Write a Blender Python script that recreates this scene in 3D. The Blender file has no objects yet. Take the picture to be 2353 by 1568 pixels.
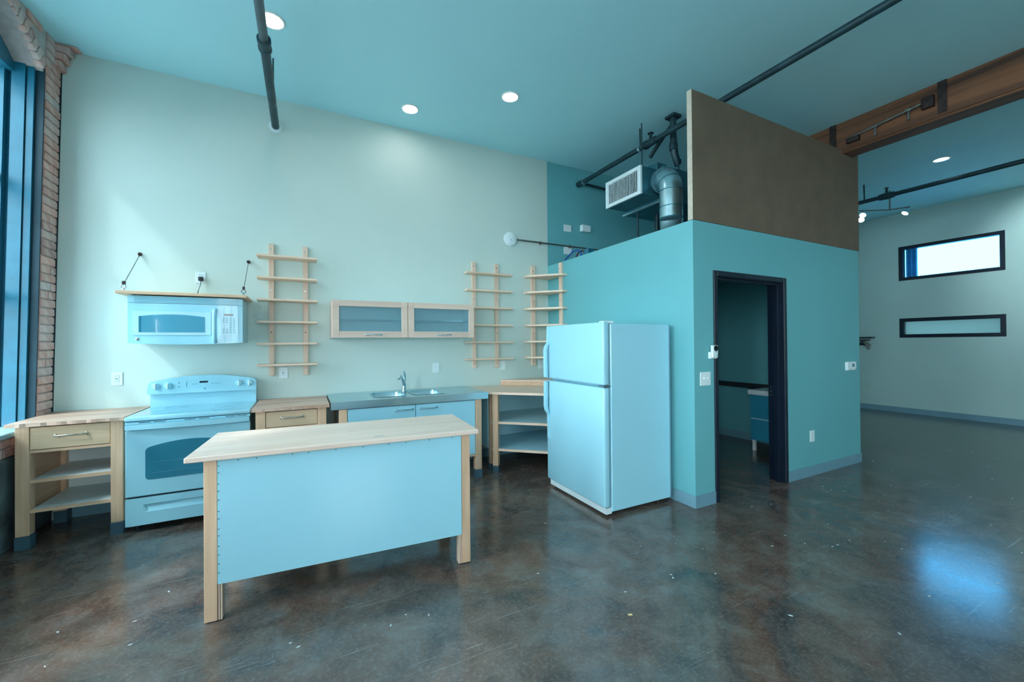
import bpy, bmesh, math, random
from mathutils import Vector, Matrix
random.seed(7)
S = bpy.context.scene
COL = S.collection
PI = math.pi

# ------------------------------------------------------------------ camera
YAW, PITCH, ROLL = 0.473204, 0.0056012, -0.0083566
cam_d = bpy.data.cameras.new('camera')
cam = bpy.data.objects.new('camera', cam_d); COL.objects.link(cam)
fw = Vector((math.sin(YAW) * math.cos(PITCH), math.cos(YAW) * math.cos(PITCH), math.sin(PITCH)))
rt = Vector((math.cos(YAW), -math.sin(YAW), 0)); up = rt.cross(fw)
r2 = math.cos(ROLL) * rt + math.sin(ROLL) * up
u2 = -math.sin(ROLL) * rt + math.cos(ROLL) * up
M = Matrix((r2, u2, -fw)).transposed().to_4x4()
M.translation = Vector((1.8558, -4.73747, 1.4351))
cam.matrix_world = M
cam_d.sensor_width = 36.0
cam_d.lens = 930.303 / 2353 * 36.0
cam_d.clip_start = 0.05
S.camera = cam

# ------------------------------------------------------------------ light
S.view_settings.view_transform = 'Standard'
S.view_settings.look = 'None'
S.view_settings.gamma = 1.0
S.view_settings.use_curve_mapping = False
S.view_settings.exposure = 1.0
W = bpy.data.worlds.new('sky'); S.world = W; W.use_nodes = True
bg = W.node_tree.nodes['Background']
bg.inputs[0].default_value = (0.84, 0.96, 1.0, 1); bg.inputs[1].default_value = 8.5
sun_d = bpy.data.lights.new('sun', 'SUN'); sun_d.energy = 1.7; sun_d.angle = math.radians(4.5); sun_d.color = (1.0, .98, .94)
sun = bpy.data.objects.new('sun', sun_d); COL.objects.link(sun); sun.location = (-6, -4, 9)
sun.rotation_euler = Vector((1.5, 1.05, -1.8)).to_track_quat('-Z', 'Y').to_euler()

def portal(loc, rot, sx, sy):
    l = bpy.data.lights.new('window_portal', 'AREA'); l.shape = 'RECTANGLE'; l.size = sx; l.size_y = sy
    l.cycles.is_portal = True
    o = bpy.data.objects.new('window_portal', l); COL.objects.link(o); o.location = loc; o.rotation_euler = rot
WINS = [(-1.60, -0.22), (-3.12, -2.08), (-6.40, -4.60), (-8.90, -7.10)]  # first in view, second inferred from sun patch, last two added unseen for light
for a, b in WINS:
    portal((-0.45, (a + b) / 2, 2.3), (0, -PI / 2, 0), 3.1, b - a + 0.1)
ADDED_FWINS = [(1.2, 2.8), (6.2, 7.0)]  # unseen windows added behind the camera to fill in light
for a, b in ADDED_FWINS:
    portal(((a + b) / 2, -9.95, 2.1), (PI / 2, 0, 0), b - a, 1.7)
portal((12.75, -1.775, 2.94), (0, PI / 2, 0), 0.8, 1.5)
portal((12.75, -1.775, 1.67), (0, PI / 2, 0), 0.5, 1.5)

# ------------------------------------------------------------------ materials
MATS = {}
def nodes(name):
    m = bpy.data.materials.new(name); m.use_nodes = True
    nt = m.node_tree; MATS[name] = m
    return m, nt, nt.nodes['Principled BSDF']
def N(nt, t, **kw):
    n = nt.nodes.new(t)
    for k, v in kw.items():
        if k.startswith('i_'): n.inputs[k[2:].replace('_', ' ')].default_value = v
        else: setattr(n, k, v)
    return n
def coords(nt, scale=(1, 1, 1), rot=(0, 0, 0), src='Object'):
    tc = N(nt, 'ShaderNodeTexCoord'); mp = N(nt, 'ShaderNodeMapping')
    mp.inputs['Scale'].default_value = scale; mp.inputs['Rotation'].default_value = rot
    nt.links.new(tc.outputs[src], mp.inputs[0]); return mp.outputs[0]
def ramp(nt, fac, stops):
    r = N(nt, 'ShaderNodeValToRGB'); e = r.color_ramp.elements
    while len(e) < len(stops): e.new(0.5)
    for el, (p, c) in zip(e, stops): el.position = p; el.color = (*c, 1) if len(c) == 3 else c
    nt.links.new(fac, r.inputs[0]); return r.outputs[0]
def mixc(nt, fac, a, b, mode='MIX'):
    n = N(nt, 'ShaderNodeMix', data_type='RGBA', blend_type=mode)
    for k, v in ((0, fac), (6, a), (7, b)):
        if hasattr(v, 'is_linked') or hasattr(v, 'links'): nt.links.new(v, n.inputs[k])
        else: n.inputs[k].default_value = v if k == 0 else (*v, 1)
    return n.outputs[2]
def bump(nt, h, bs, strength=0.2, dist=0.01):
    b = N(nt, 'ShaderNodeBump'); b.inputs['Strength'].default_value = strength; b.inputs['Distance'].default_value = dist
    nt.links.new(h, b.inputs['Height']); nt.links.new(b.outputs[0], bs.inputs['Normal'])

def plain(name, col, rough=0.5, metal=0.0, var=0.05, scale=3.0, bmp=0.0, coat=0.0, spec=0.5):
    m, nt, bs = nodes(name)
    no = N(nt, 'ShaderNodeTexNoise', i_Scale=scale, i_Detail=4.0); nt.links.new(coords(nt), no.inputs['Vector'])
    lo = tuple(c * (1 - var) for c in col); hi = tuple(min(1, c * (1 + var)) for c in col)
    nt.links.new(ramp(nt, no.outputs[0], [(0.3, lo), (0.7, hi)]), bs.inputs['Base Color'])
    bs.inputs['Roughness'].default_value = rough; bs.inputs['Metallic'].default_value = metal
    bs.inputs['Coat Weight'].default_value = coat; bs.inputs['Specular IOR Level'].default_value = spec
    if bmp:
        n2 = N(nt, 'ShaderNodeTexNoise', i_Scale=scale * 60, i_Detail=2.0); nt.links.new(coords(nt), n2.inputs['Vector'])
        bump(nt, n2.outputs[0], bs, bmp, 0.004)
    return m
def wood(name, c1, c2, axis, rough=0.45, freq=1.0, contrast=1.0):
    m, nt, bs = nodes(name)
    sc = [22 * freq] * 3; sc['xyz'.index(axis)] = 1.4 * freq
    a = N(nt, 'ShaderNodeTexNoise', i_Scale=1.0, i_Detail=6.0, i_Roughness=0.6, i_Distortion=0.6)
    nt.links.new(coords(nt, sc), a.inputs['Vector'])
    oi = N(nt, 'ShaderNodeObjectInfo')
    c = ramp(nt, a.outputs[0], [(0.5 - 0.22 / contrast, c1), (0.5 + 0.2 / contrast, c2)])
    hv = N(nt, 'ShaderNodeHueSaturation'); 
    mr = N(nt, 'ShaderNodeMapRange'); mr.inputs[3].default_value = 0.9; mr.inputs[4].default_value = 1.08
    nt.links.new(oi.outputs['Random'], mr.inputs[0]); nt.links.new(mr.outputs[0], hv.inputs['Value']); nt.links.new(c, hv.inputs['Color'])
    nt.links.new(hv.outputs[0], bs.inputs['Base Color']); bs.inputs['Roughness'].default_value = rough
    bump(nt, a.outputs[0], bs, 0.08, 0.003)
    return m
def butcher(name, cols, rough=0.4):
    m, nt, bs = nodes(name)
    b = N(nt, 'ShaderNodeTexBrick', i_Scale=1.0, offset=0.37); b.inputs['Brick Width'].default_value = 0.62; b.inputs['Row Height'].default_value = 0.04
    b.inputs['Mortar Size'].default_value = 0.0006; b.inputs['Color1'].default_value = (*cols[0], 1); b.inputs['Color2'].default_value = (*cols[1], 1)
    b.inputs['Mortar'].default_value = (*[c * 0.72 for c in cols[0]], 1); nt.links.new(coords(nt), b.inputs['Vector'])
    a = N(nt, 'ShaderNodeTexNoise', i_Scale=1.0, i_Detail=6.0, i_Roughness=0.65); nt.links.new(coords(nt, (2, 45, 45)), a.inputs['Vector'])
    c = mixc(nt, ramp(nt, a.outputs[0], [(0.35, (0, 0, 0)), (0.75, (.75, .75, .75))]), b.outputs[0], cols[2])
    nt.links.new(c, bs.inputs['Base Color']); bs.inputs['Roughness'].default_value = rough
    return m
def emit(name, col, st):
    m, nt, bs = nodes(name); bs.inputs['Base Color'].default_value = (*col, 1)
    bs.inputs['Emission Color'].default_value = (*col, 1); bs.inputs['Emission Strength'].default_value = st; return m
def glass(name, tint, gloss=0.12, rough=0.03, frost=0.0, diff=None):
    m, nt, bs = nodes(name); nt.nodes.remove(bs)
    t = N(nt, 'ShaderNodeBsdfTransparent'); t.inputs[0].default_value = (*tint, 1)
    g = N(nt, 'ShaderNodeBsdfGlossy'); g.inputs['Roughness'].default_value = rough; g.inputs[0].default_value = (.9, .97, 1, 1)
    lw = N(nt, 'ShaderNodeLayerWeight'); lw.inputs[0].default_value = 0.25
    mr = N(nt, 'ShaderNodeMapRange'); mr.inputs[3].default_value = gloss * 0.5; mr.inputs[4].default_value = min(1, gloss * 3)
    nt.links.new(lw.outputs['Fresnel'], mr.inputs[0])
    mx = N(nt, 'ShaderNodeMixShader'); nt.links.new(mr.outputs[0], mx.inputs[0]); nt.links.new(t.outputs[0], mx.inputs[1]); nt.links.new(g.outputs[0], mx.inputs[2])
    out = mx.outputs[0]
    if frost:
        d = N(nt, 'ShaderNodeBsdfTranslucent'); d.inputs[0].default_value = (*tint, 1)
        m2 = N(nt, 'ShaderNodeMixShader'); m2.inputs[0].default_value = frost
        nt.links.new(out, m2.inputs[1]); nt.links.new(d.outputs[0], m2.inputs[2]); out = m2.outputs[0]
    if diff:
        d = N(nt, 'ShaderNodeBsdfDiffuse'); d.inputs[0].default_value = (*diff, 1)
        m2 = N(nt, 'ShaderNodeMixShader'); m2.inputs[0].default_value = .22
        nt.links.new(out, m2.inputs[1]); nt.links.new(d.outputs[0], m2.inputs[2]); out = m2.outputs[0]
    nt.links.new(out, nt.nodes['Material Output'].inputs[0]); return m

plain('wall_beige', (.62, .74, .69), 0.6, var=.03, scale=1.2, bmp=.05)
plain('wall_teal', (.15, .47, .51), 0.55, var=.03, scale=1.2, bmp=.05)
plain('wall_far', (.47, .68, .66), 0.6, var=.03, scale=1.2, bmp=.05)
plain('ceiling_paint', (.50, .90, 1.0), 0.6, var=.03, scale=.8, bmp=.05)
plain('white_enamel', (.37, .73, .86), 0.25, var=.01, coat=.3)
plain('white_laminate', (.48, .78, .87), 0.35, var=.015)
plain('white_plastic', (.78, .90, .92), 0.35, var=.02)
plain('shelf_white', (.80, .88, .88), 0.4, var=.03)
plain('base_rubber', (.17, .34, .42), 0.5, var=.06)
plain('sock_grey', (.05, .11, .15), 0.5, var=.08)
plain('black_frame', (.006, .014, .03), 0.35, var=.2)
plain('black_plastic', (.01, .02, .03), 0.4, var=.1)
plain('dark_pipe', (.02, .055, .07), 0.4, metal=.3, var=.25, scale=8)
plain('pipe_plain', (.10, .14, .16), 0.4, metal=.4, var=.2, scale=8)
plain('hvac_metal', (.05, .20, .26), 0.45, metal=.4, var=.15, scale=5)
plain('galvanised', (.50, .72, .78), 0.3, metal=.9, var=.12, scale=12)
plain('steel', (.46, .66, .72), 0.26, metal=1.0, var=.08, scale=6)
plain('chrome', (.62, .74, .80), 0.12, metal=1.0, var=.02)
plain('brass_nickel', (.55, .56, .50), 0.22, metal=1.0, var=.04)
plain('glass_dark', (.03, .22, .32), 0.08, var=.06, coat=.6)
plain('glass_blue', (.09, .36, .50), 0.12, var=.06, coat=.6)
plain('cooktop_glass', (.16, .42, .52), 0.06, var=.05, coat=.8)
plain('display', (.004, .015, .03), 0.15, var=.1)
plain('print_grey', (.12, .36, .46), 0.5, var=.05)
plain('blue_paint', (.015, .16, .25), 0.35, var=.12, scale=9)
plain('liner_teal', (.002, .035, .055), 0.6, var=.12, scale=9)  # darker teal than blue_paint, on the jamb liner
plain('mortar', (.55, .48, .45), 0.9, var=.15, scale=20, bmp=.3)
plain('concrete_plinth', (.10, .14, .15), 0.8, var=.5, scale=6, bmp=.3)
plain('sill_paint', (.30, .50, .58), 0.6, var=.25, scale=12)
plain('iron', (.05, .035, .035), 0.55, metal=.5, var=.4, scale=14)
plain('conduit_metal', (.20, .20, .19), 0.4, metal=.7, var=.2, scale=14)
plain('cable_steel', (.28, .36, .37), 0.35, metal=.8, var=.1)
plain('blue_cable', (.01, .09, .35), 0.4); plain('red_cable', (.14, .03, .06), 0.4)
plain('vanity_blue', (.03, .28, .42), 0.4, var=.05)
plain('shade_and_ledge_dark', (.01, .025, .035), 0.8, var=.2)  # painted shade for gaps and grille, and the real dark ledge
plain('debris_white', (.6, .66, .66), 0.7, var=.1); plain('debris_yellow', (.75, .62, .30), 0.6, var=.1)
plain('tan_edge', (.62, .54, .44), 0.7, var=.1, scale=20)
plain('ground', (.30, .32, .32), 0.9, var=.2, scale=.4)
plain('panel_brown', (.17, .125, .085), 0.75, var=.10, scale=4, bmp=.15)
L1, L2 = (.66, .41, .25), (.84, .575, .385)
for ax in 'xyz': wood('birch_' + ax, L1, L2, ax)
wood('shelf_birch_x', (.80, .56, .41), (.93, .71, .55), 'x'); wood('shelf_birch_z', (.76, .54, .41), (.90, .69, .54), 'z')
wood('worn_top', (.50, .28, .19), (.84, .58, .45), 'x', freq=.6, contrast=1.6)
wood('plywood_top', (.72, .49, .37), (.90, .68, .53), 'x')
wood('cab_drawer', (.68, .47, .28), (.82, .60, .40), 'x', freq=.5)
wood('cabinet_frame', (.70, .51, .41), (.82, .63, .51), 'x', freq=.5)
butcher('butcher_block', ((.74, .54, .42), (.84, .66, .55), (.92, .77, .68)))
wood('beam_wood', (.06, .028, .018), (.26, .11, .05), 'y', rough=.7, freq=.35, contrast=1.4)
emit('lamp_glow', (1.0, .98, .94), 22.0); emit('lamp_warm', (1.0, .86, .72), 22.0); emit('lamp_dim', (.75, .95, 1.0), 2.2)
glass('window_glass', (.95, .98, 1.0), .08); glass('window_dimmed', (.65, .715, .74), .08); glass('window_tint', (.26, .58, .80), .08)  # second glass is tinted darker to dim light from the first window
glass('frosted_pane', (.13, .19, .20), .06, rough=.3, frost=.5)
glass('cabinet_glass', (.80, .95, .98), .03, rough=.3, diff=(.42, .66, .74))
glass('shelf_glass', (.05, .25, .30), .15)

def brick_mat():
    m, nt, bs = nodes('brick')
    oi = N(nt, 'ShaderNodeObjectInfo'); no = N(nt, 'ShaderNodeTexNoise', i_Scale=14.0, i_Detail=5.0)
    nt.links.new(coords(nt), no.inputs['Vector'])
    base = ramp(nt, oi.outputs['Random'], [(0.0, (.66, .34, .28)), (.3, (.72, .39, .33)), (.55, (.62, .46, .43)), (.75, (.78, .42, .35)), (1.0, (.44, .26, .24))])
    c = mixc(nt, ramp(nt, no.outputs[0], [(.45, (0, 0, 0)), (.7, (.6, .6, .6))]), base, (.84, .66, .58))
    nt.links.new(c, bs.inputs['Base Color']); bs.inputs['Roughness'].default_value = .85
    bump(nt, no.outputs[0], bs, .4, .01)
brick_mat()
def brick_far():
    m, nt, bs = nodes('brick_far')
    b = N(nt, 'ShaderNodeTexBrick', i_Scale=1.0); b.inputs['Brick Width'].default_value = .2; b.inputs['Row Height'].default_value = .0686; b.inputs['Mortar Size'].default_value = .006
    b.inputs['Color1'].default_value = (.36, .22, .19, 1); b.inputs['Color2'].default_value = (.28, .17, .15, 1); b.inputs['Mortar'].default_value = (.4, .37, .35, 1)
    nt.links.new(coords(nt, rot=(0, 0, 0)), b.inputs['Vector'])
    tc = nt.nodes['Texture Coordinate']; sx = N(nt, 'ShaderNodeSeparateXYZ'); cx = N(nt, 'ShaderNodeCombineXYZ')
    nt.links.new(tc.outputs['Object'], sx.inputs[0]); nt.links.new(sx.outputs[1], cx.inputs[0]); nt.links.new(sx.outputs[2], cx.inputs[1])
    nt.links.new(cx.outputs[0], b.inputs['Vector'])
    nt.links.new(b.outputs[0], bs.inputs['Base Color']); bs.inputs['Roughness'].default_value = .85
    bump(nt, b.outputs[1], bs, -.5, .006)
brick_far()
def floor_mat():
    m, nt, bs = nodes('stained_concrete')
    v = coords(nt)
    n1 = N(nt, 'ShaderNodeTexNoise', i_Scale=1.1, i_Detail=7.0, i_Roughness=.62, i_Distortion=.8); nt.links.new(v, n1.inputs['Vector'])
    n2 = N(nt, 'ShaderNodeTexNoise', i_Scale=4.0, i_Detail=9.0, i_Roughness=.72, i_Distortion=.4); nt.links.new(coords(nt, (1, 1, 1), (0, 0, .8)), n2.inputs['Vector'])
    n3 = N(nt, 'ShaderNodeTexNoise', i_Scale=55.0, i_Detail=5.0, i_Roughness=.75); nt.links.new(v, n3.inputs['Vector'])
    n4 = N(nt, 'ShaderNodeTexNoise', i_Scale=.45, i_Detail=4.0, i_Roughness=.55); nt.links.new(coords(nt, rot=(0, 0, 2.0)), n4.inputs['Vector'])
    a = ramp(nt, n1.outputs[0], [(.36, (.045, .060, .070)), (.44, (.145, .072, .050)), (.51, (.155, .118, .092)), (.58, (.060, .082, .092)), (.68, (.165, .165, .148))])
    b = ramp(nt, n2.outputs[0], [(.36, (.022, .018, .016)), (.49, (.118, .080, .062)), (.60, (.180, .158, .138)), (.74, (.26, .27, .25))])
    c = mixc(nt, .55, a, b)
    c = mixc(nt, ramp(nt, n4.outputs[0], [(.42, (0, 0, 0)), (.66, (.55, .55, .55))]), c, (.085, .062, .052))
    c = mixc(nt, ramp(nt, n3.outputs[0], [(.50, (0, 0, 0)), (.74, (.5, .5, .5))]), c, (.26, .26, .24))
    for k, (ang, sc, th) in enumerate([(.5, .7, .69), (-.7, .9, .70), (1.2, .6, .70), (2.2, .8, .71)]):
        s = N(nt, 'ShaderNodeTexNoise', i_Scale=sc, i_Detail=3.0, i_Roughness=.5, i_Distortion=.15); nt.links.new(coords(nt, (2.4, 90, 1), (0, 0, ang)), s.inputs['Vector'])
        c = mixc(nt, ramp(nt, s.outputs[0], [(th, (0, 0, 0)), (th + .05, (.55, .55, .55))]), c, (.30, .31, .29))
    nt.links.new(c, bs.inputs['Base Color'])
    nt.links.new(ramp(nt, n2.outputs[0], [(.3, (.15, .15, .15)), (.8, (.21, .21, .21))]), bs.inputs['Roughness'])
    bs.inputs['Specular IOR Level'].default_value = .9
    bump(nt, n3.outputs[0], bs, .05, .002)
floor_mat()

# ------------------------------------------------------------------ mesh helpers
def newbm(): return bmesh.new()
def bx(bm, x0, x1, y0, y1, z0, z1, bev=0.0, seg=1):
    b = bm if not bev else bmesh.new()
    vs = [b.verts.new((x, y, z)) for x in (x0, x1) for y in (y0, y1) for z in (z0, z1)]
    for f in ((0, 1, 3, 2), (4, 6, 7, 5), (0, 4, 5, 1), (2, 3, 7, 6), (0, 2, 6, 4), (1, 5, 7, 3)): b.faces.new([vs[i] for i in f])
    if bev:
        bmesh.ops.recalc_face_normals(b, faces=b.faces)
        bmesh.ops.bevel(b, geom=list(b.edges), offset=bev, segments=seg, affect='EDGES', profile=.5)
        me = bpy.data.meshes.new('t'); b.to_mesh(me); b.free(); bm.from_mesh(me); bpy.data.meshes.remove(me)
    return bm
def frame_of(d):
    d = d.normalized(); a = Vector((0, 0, 1)) if abs(d.z) < .9 else Vector((1, 0, 0))
    s = d.cross(a).normalized(); return s, s.cross(d).normalized()
def tube(bm, pts, r, seg=12, caps=True):
    pts = [Vector(p) for p in pts]; rs = r if isinstance(r, (list, tuple)) else [r] * len(pts)
    rings = []; s = None
    for i, p in enumerate(pts):
        d = (pts[min(i + 1, len(pts) - 1)] - pts[max(i - 1, 0)]).normalized()
        if s is None: s, t = frame_of(d)
        else:
            s = (s - d * s.dot(d)).normalized(); t = s.cross(d)
        rings.append([bm.verts.new(p + rs[i] * (math.cos(2 * PI * k / seg) * s + math.sin(2 * PI * k / seg) * t)) for k in range(seg)])
    for a, b in zip(rings, rings[1:]):
        for k in range(seg): bm.faces.new((a[k], a[(k + 1) % seg], b[(k + 1) % seg], b[k]))
    if caps: bm.faces.new(rings[0][::-1]); bm.faces.new(rings[-1])
    return bm
def prism(bm, poly, axis, a0, a1):
    def P(p, a):
        return (a, p[0], p[1]) if axis == 'x' else (p[0], a, p[1]) if axis == 'y' else (p[0], p[1], a)
    A = [bm.verts.new(P(p, a0)) for p in poly]; B = [bm.verts.new(P(p, a1)) for p in poly]
    n = len(poly)
    bm.faces.new(A); bm.faces.new(B[::-1])
    for i in range(n): bm.faces.new((A[i], B[i], B[(i + 1) % n], A[(i + 1) % n]))
    return bm
def lathe(bm, prof, c, axis='z', seg=24):
    c = Vector(c); rings = []
    for r, h in prof:
        ring = []
        for k in range(seg):
            a = 2 * PI * k / seg; u, v = r * math.cos(a), r * math.sin(a)
            d = (u, v, h) if axis == 'z' else (u, h, v) if axis == 'y' else (h, u, v)
            ring.append(bm.verts.new(c + Vector(d)))
        rings.append(ring)
    for a, b in zip(rings, rings[1:]):
        for k in range(seg): bm.faces.new((a[k], a[(k + 1) % seg], b[(k + 1) % seg], b[k]))
    if prof[0][0] > 1e-6: bm.faces.new(rings[0][::-1])
    if prof[-1][0] > 1e-6: bm.faces.new(rings[-1])
    return bm
def roundrect(x0, x1, z0, z1, r, n=4, arch=0.0):
    out = []
    for cx, cz, a0 in ((x1 - r, z0 + r, -PI / 2), (x1 - r, z1 - r, 0), (x0 + r, z1 - r, PI / 2), (x0 + r, z0 + r, PI)):
        for k in range(n + 1):
            a = a0 + PI / 2 * k / n; out.append([cx + r * math.cos(a), cz + r * math.sin(a)])
        if arch and a0 == 0:
            for k in range(1, 10): out.append([x1 - r + (x0 + r - x1 + r) * k / 10, z1])
    if arch:
        xm, hw = (x0 + x1) / 2, (x1 - x0) / 2
        for p in out:
            if p[1] > z1 - r - 1e-6: p[1] += arch * (1 - ((p[0] - xm) / hw) ** 2)
    return out
def curved(bm, x0, x1, zb, zt, yf, th, n=16):
    """plate following the curve y = yf(x); zb, zt are numbers or functions of x"""
    g = lambda f, x: f(x) if callable(f) else f
    cols = []
    for i in range(n + 1):
        x = x0 + (x1 - x0) * i / n; y = yf(x)
        cols.append([bm.verts.new(p) for p in ((x, y, g(zb, x)), (x, y, g(zt, x)), (x, y + th, g(zt, x)), (x, y + th, g(zb, x)))])
    for a, b in zip(cols, cols[1:]):
        for k in range(4): bm.faces.new((a[k], b[k], b[(k + 1) % 4], a[(k + 1) % 4]))
    bm.faces.new(cols[0]); bm.faces.new(cols[-1][::-1]); return bm

def obj(name, bm, mat, parent=None, smooth=False, wl=None):
    """link bm as one mesh; verts are in world (or the rotated parent's local) coordinates"""
    bmesh.ops.recalc_face_normals(bm, faces=bm.faces)
    lo = Vector((min(v.co.x for v in bm.verts), min(v.co.y for v in bm.verts), min(v.co.z for v in bm.verts)))
    hi = Vector((max(v.co.x for v in bm.verts), max(v.co.y for v in bm.verts), max(v.co.z for v in bm.verts)))
    c = (lo + hi) / 2
    if parent is None: c.z = lo.z
    for v in bm.verts: v.co -= c
    me = bpy.data.meshes.new(name); bm.to_mesh(me); bm.free()
    me.materials.append(MATS[mat])
    if smooth:
        for p in me.polygons: p.use_smooth = True
        try: me.set_sharp_from_angle(angle=math.radians(40))
        except Exception: pass
    o = bpy.data.objects.new(name, me); COL.objects.link(o)
    o.location = c
    if parent is not None:
        o.parent = parent
        off = Vector((0, 0, 0)); p = parent
        while p is not None:
            if p.get('local'): break
            off += p.location; p = p.parent
        o.location = c - off
    return o
def thing(name, label, cat, loc, group=None, rotz=0.0, local=False):
    o = bpy.data.objects.new(name, None); COL.objects.link(o); o.location = loc; o.rotation_euler = (0, 0, rotz)
    o.empty_display_size = .1
    o['label'] = label; o['category'] = cat
    if group: o['group'] = group
    if local: o['local'] = 1
    return o
def tag(o, label, cat, group=None):
    o['label'] = label; o['category'] = cat
    if group: o['group'] = group
    return o
def struct(o, label=None):
    o['kind'] = 'structure'
    if label: o['label'] = label
    return o
B = lambda *a, **k: bx(newbm(), *a, **k)
T = lambda *a, **k: tube(newbm(), *a, **k)

ZC = 3.942
XR = 12.37
YF = -9.5
XB, YB, XBR, ZBX = 4.845, -2.344, 7.70, 2.492

# ------------------------------------------------------------------ room shell
struct(obj('ground', B(-60, 75, -70, 60, -4.2, -4.0), 'ground'), 'grey ground outside the building')
struct(obj('floor', B(-.4, XR + .4, YF - .3, .3, -.2, 0), 'stained_concrete'), 'dark mottled polished concrete floor')
struct(obj('ceiling', B(-.4, XR + .4, YF - .3, .3, ZC, ZC + .2), 'ceiling_paint'), 'smooth pale blue-grey painted ceiling')
struct(obj('wall_back', B(-.3, XB, 0, .25, 0, ZC), 'wall_beige'), 'cream painted kitchen wall')
struct(obj('wall_nook', B(XB, XBR, 0, .25, 0, ZC), 'wall_teal'), 'teal painted wall above the partition room')
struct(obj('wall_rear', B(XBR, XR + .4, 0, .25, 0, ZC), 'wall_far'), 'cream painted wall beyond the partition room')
bm = newbm(); bx(bm, -.4, XR + .4, YF - .25, YF, 0, 1.3); bx(bm, -.4, XR + .4, YF - .25, YF, 2.9, ZC)
for x0, x1 in zip([-.4] + [w[1] for w in ADDED_FWINS], [w[0] for w in ADDED_FWINS] + [XR + .4]): bx(bm, x0, x1, YF - .25, YF, 1.3, 2.9)
struct(obj('wall_front', bm, 'wall_beige'), 'cream painted wall behind the viewer')
for i, (x0, x1) in enumerate(ADDED_FWINS):
    r = bpy.data.objects.new('window_%d' % (6 + i), None); COL.objects.link(r); r.location = (x0, YF, 1.3); struct(r, 'added unseen wide black framed window in the wall behind the viewer')
    y0, y1 = YF - .15, YF - .08
    obj('frame_rail', B(x0, x1, y0, y1, 1.3, 1.36), 'black_frame', r); obj('frame_rail', B(x0, x1, y0, y1, 2.84, 2.9), 'black_frame', r)
    for k in range(4):
        x = x0 + (x1 - x0 - .06) * k / 3; obj('frame_stile', B(x, x + .06, y0, y1, 1.36, 2.84), 'black_frame', r)
        if k < 3: obj('pane', B(x + .06, x + (x1 - x0 - .06) / 3, YF - .118, YF - .112, 1.36, 2.84), 'window_glass', r)
# right wall with two window openings
YW0, YW1 = -2.466, -1.09
bm = newbm()
bx(bm, XR, XR + .3, YW1, 0, 0, ZC); bx(bm, XR, XR + .3, YF, YW0, 0, ZC)
bx(bm, XR, XR + .3, YW0, YW1, 0, 1.48); bx(bm, XR, XR + .3, YW0, YW1, 1.86, 2.604); bx(bm, XR, XR + .3, YW0, YW1, 3.277, ZC)
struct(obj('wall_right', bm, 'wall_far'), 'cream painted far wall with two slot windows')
def slot_window(name, z0, z1, fr, pane, label):
    r = bpy.data.objects.new(name, None); COL.objects.link(r); r.location = (XR, YW0, z0); struct(r, label)
    x0, x1 = XR - .004, XR + .10
    obj('frame_rail', B(x0, x1, YW0, YW1, z0, z0 + fr), 'black_frame', r); obj('frame_rail', B(x0, x1, YW0, YW1, z1 - fr, z1), 'black_frame', r)
    obj('frame_stile', B(x0, x1, YW0, YW0 + fr, z0 + fr, z1 - fr), 'black_frame', r); obj('frame_stile', B(x0, x1, YW1 - fr, YW1, z0 + fr, z1 - fr), 'black_frame', r)
    obj('pane', B(XR + .05, XR + .056, YW0 + fr, YW1 - fr, z0 + fr, z1 - fr), pane, r)
    return r
w2 = slot_window('window_2', 2.604, 3.277, .062, 'window_tint', 'upper slot window with black frame and bright daylight')
for k in range(5):
    y = YW1 - .075 - k * .034
    obj('curtain_pleat', T([(XR + .16, y, 2.62), (XR + .16, y, 3.26)], [.02, .02], 8), 'sill_paint' if k in (1, 3) else 'white_plastic', w2)
slot_window('window_3', 1.48, 1.86, .066, 'frosted_pane', 'lower slot window with black frame and frosted pane')

# left brick wall (old wall leaning slightly into the room)
LEAN = .0205
def lean(bm):
    for v in bm.verts: v.co.x += LEAN * (v.co.z - 1.435)
    return bm
def archz(y, a, b, spring=3.60, rise=.26):
    m, h = (a + b) / 2, (b - a) / 2; return spring + rise * (1 - ((y - m) / h) ** 2)
def spandrel(bm, a, b, x0, x1):
    pts = [(a + (b - a) * i / 20) for i in range(21)]
    poly = [(y, archz(y, a, b)) for y in pts] + [(b, ZC), (a, ZC)]
    prism(bm, poly, 'x', x0, x1)
XM = -.012
bm = newbm(); a, b = WINS[0]
bx(bm, -.40, XM, b, 0, 0, ZC); bx(bm, -.40, XM, a, b, 0, .80); spandrel(bm, a, b, -.40, XM)
wl = struct(obj('wall_left', lean(bm), 'mortar'), 'old red brick wall leaning slightly with mortar joints')
bm = newbm()
bx(bm, -.40, 0, YF, WINS[-1][0], 0, ZC)
for p, q in zip(WINS, WINS[1:]): bx(bm, -.40, 0, q[1], p[0], 0, ZC)
for a, b in WINS[1:]:
    bx(bm, -.40, 0, a, b, 0, .80); spandrel(bm, a, b, -.40, 0)
struct(obj('wall_left_far', lean(bm), 'brick_far'), 'red brick wall between the tall windows')
BM = {}
def brick(y0, y1, z0, z1, proud=.0, x1=None, rot=0.0):
    w, h = round(y1 - y0, 3), round(z1 - z0, 3); key = (w, h)
    if key not in BM:
        b = bx(newbm(), -.045, 0, -w / 2, w / 2, -h / 2, h / 2, bev=.004); bmesh.ops.recalc_face_normals(b, faces=b.faces)
        me = bpy.data.meshes.new('brick'); b.to_mesh(me); b.free(); me.materials.append(MATS['brick']); BM[key] = me
    o = bpy.data.objects.new('brick', BM[key]); COL.objects.link(o); o.parent = wl
    z = (z0 + z1) / 2
    o.location = Vector((LEAN * (z - 1.435) + proud if x1 is None else x1, (y0 + y1) / 2, z)) - wl.location
    o.rotation_euler = (rot, random.uniform(-.01, .01), 0)
CH = .0686
k = 0; z = .66
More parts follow.
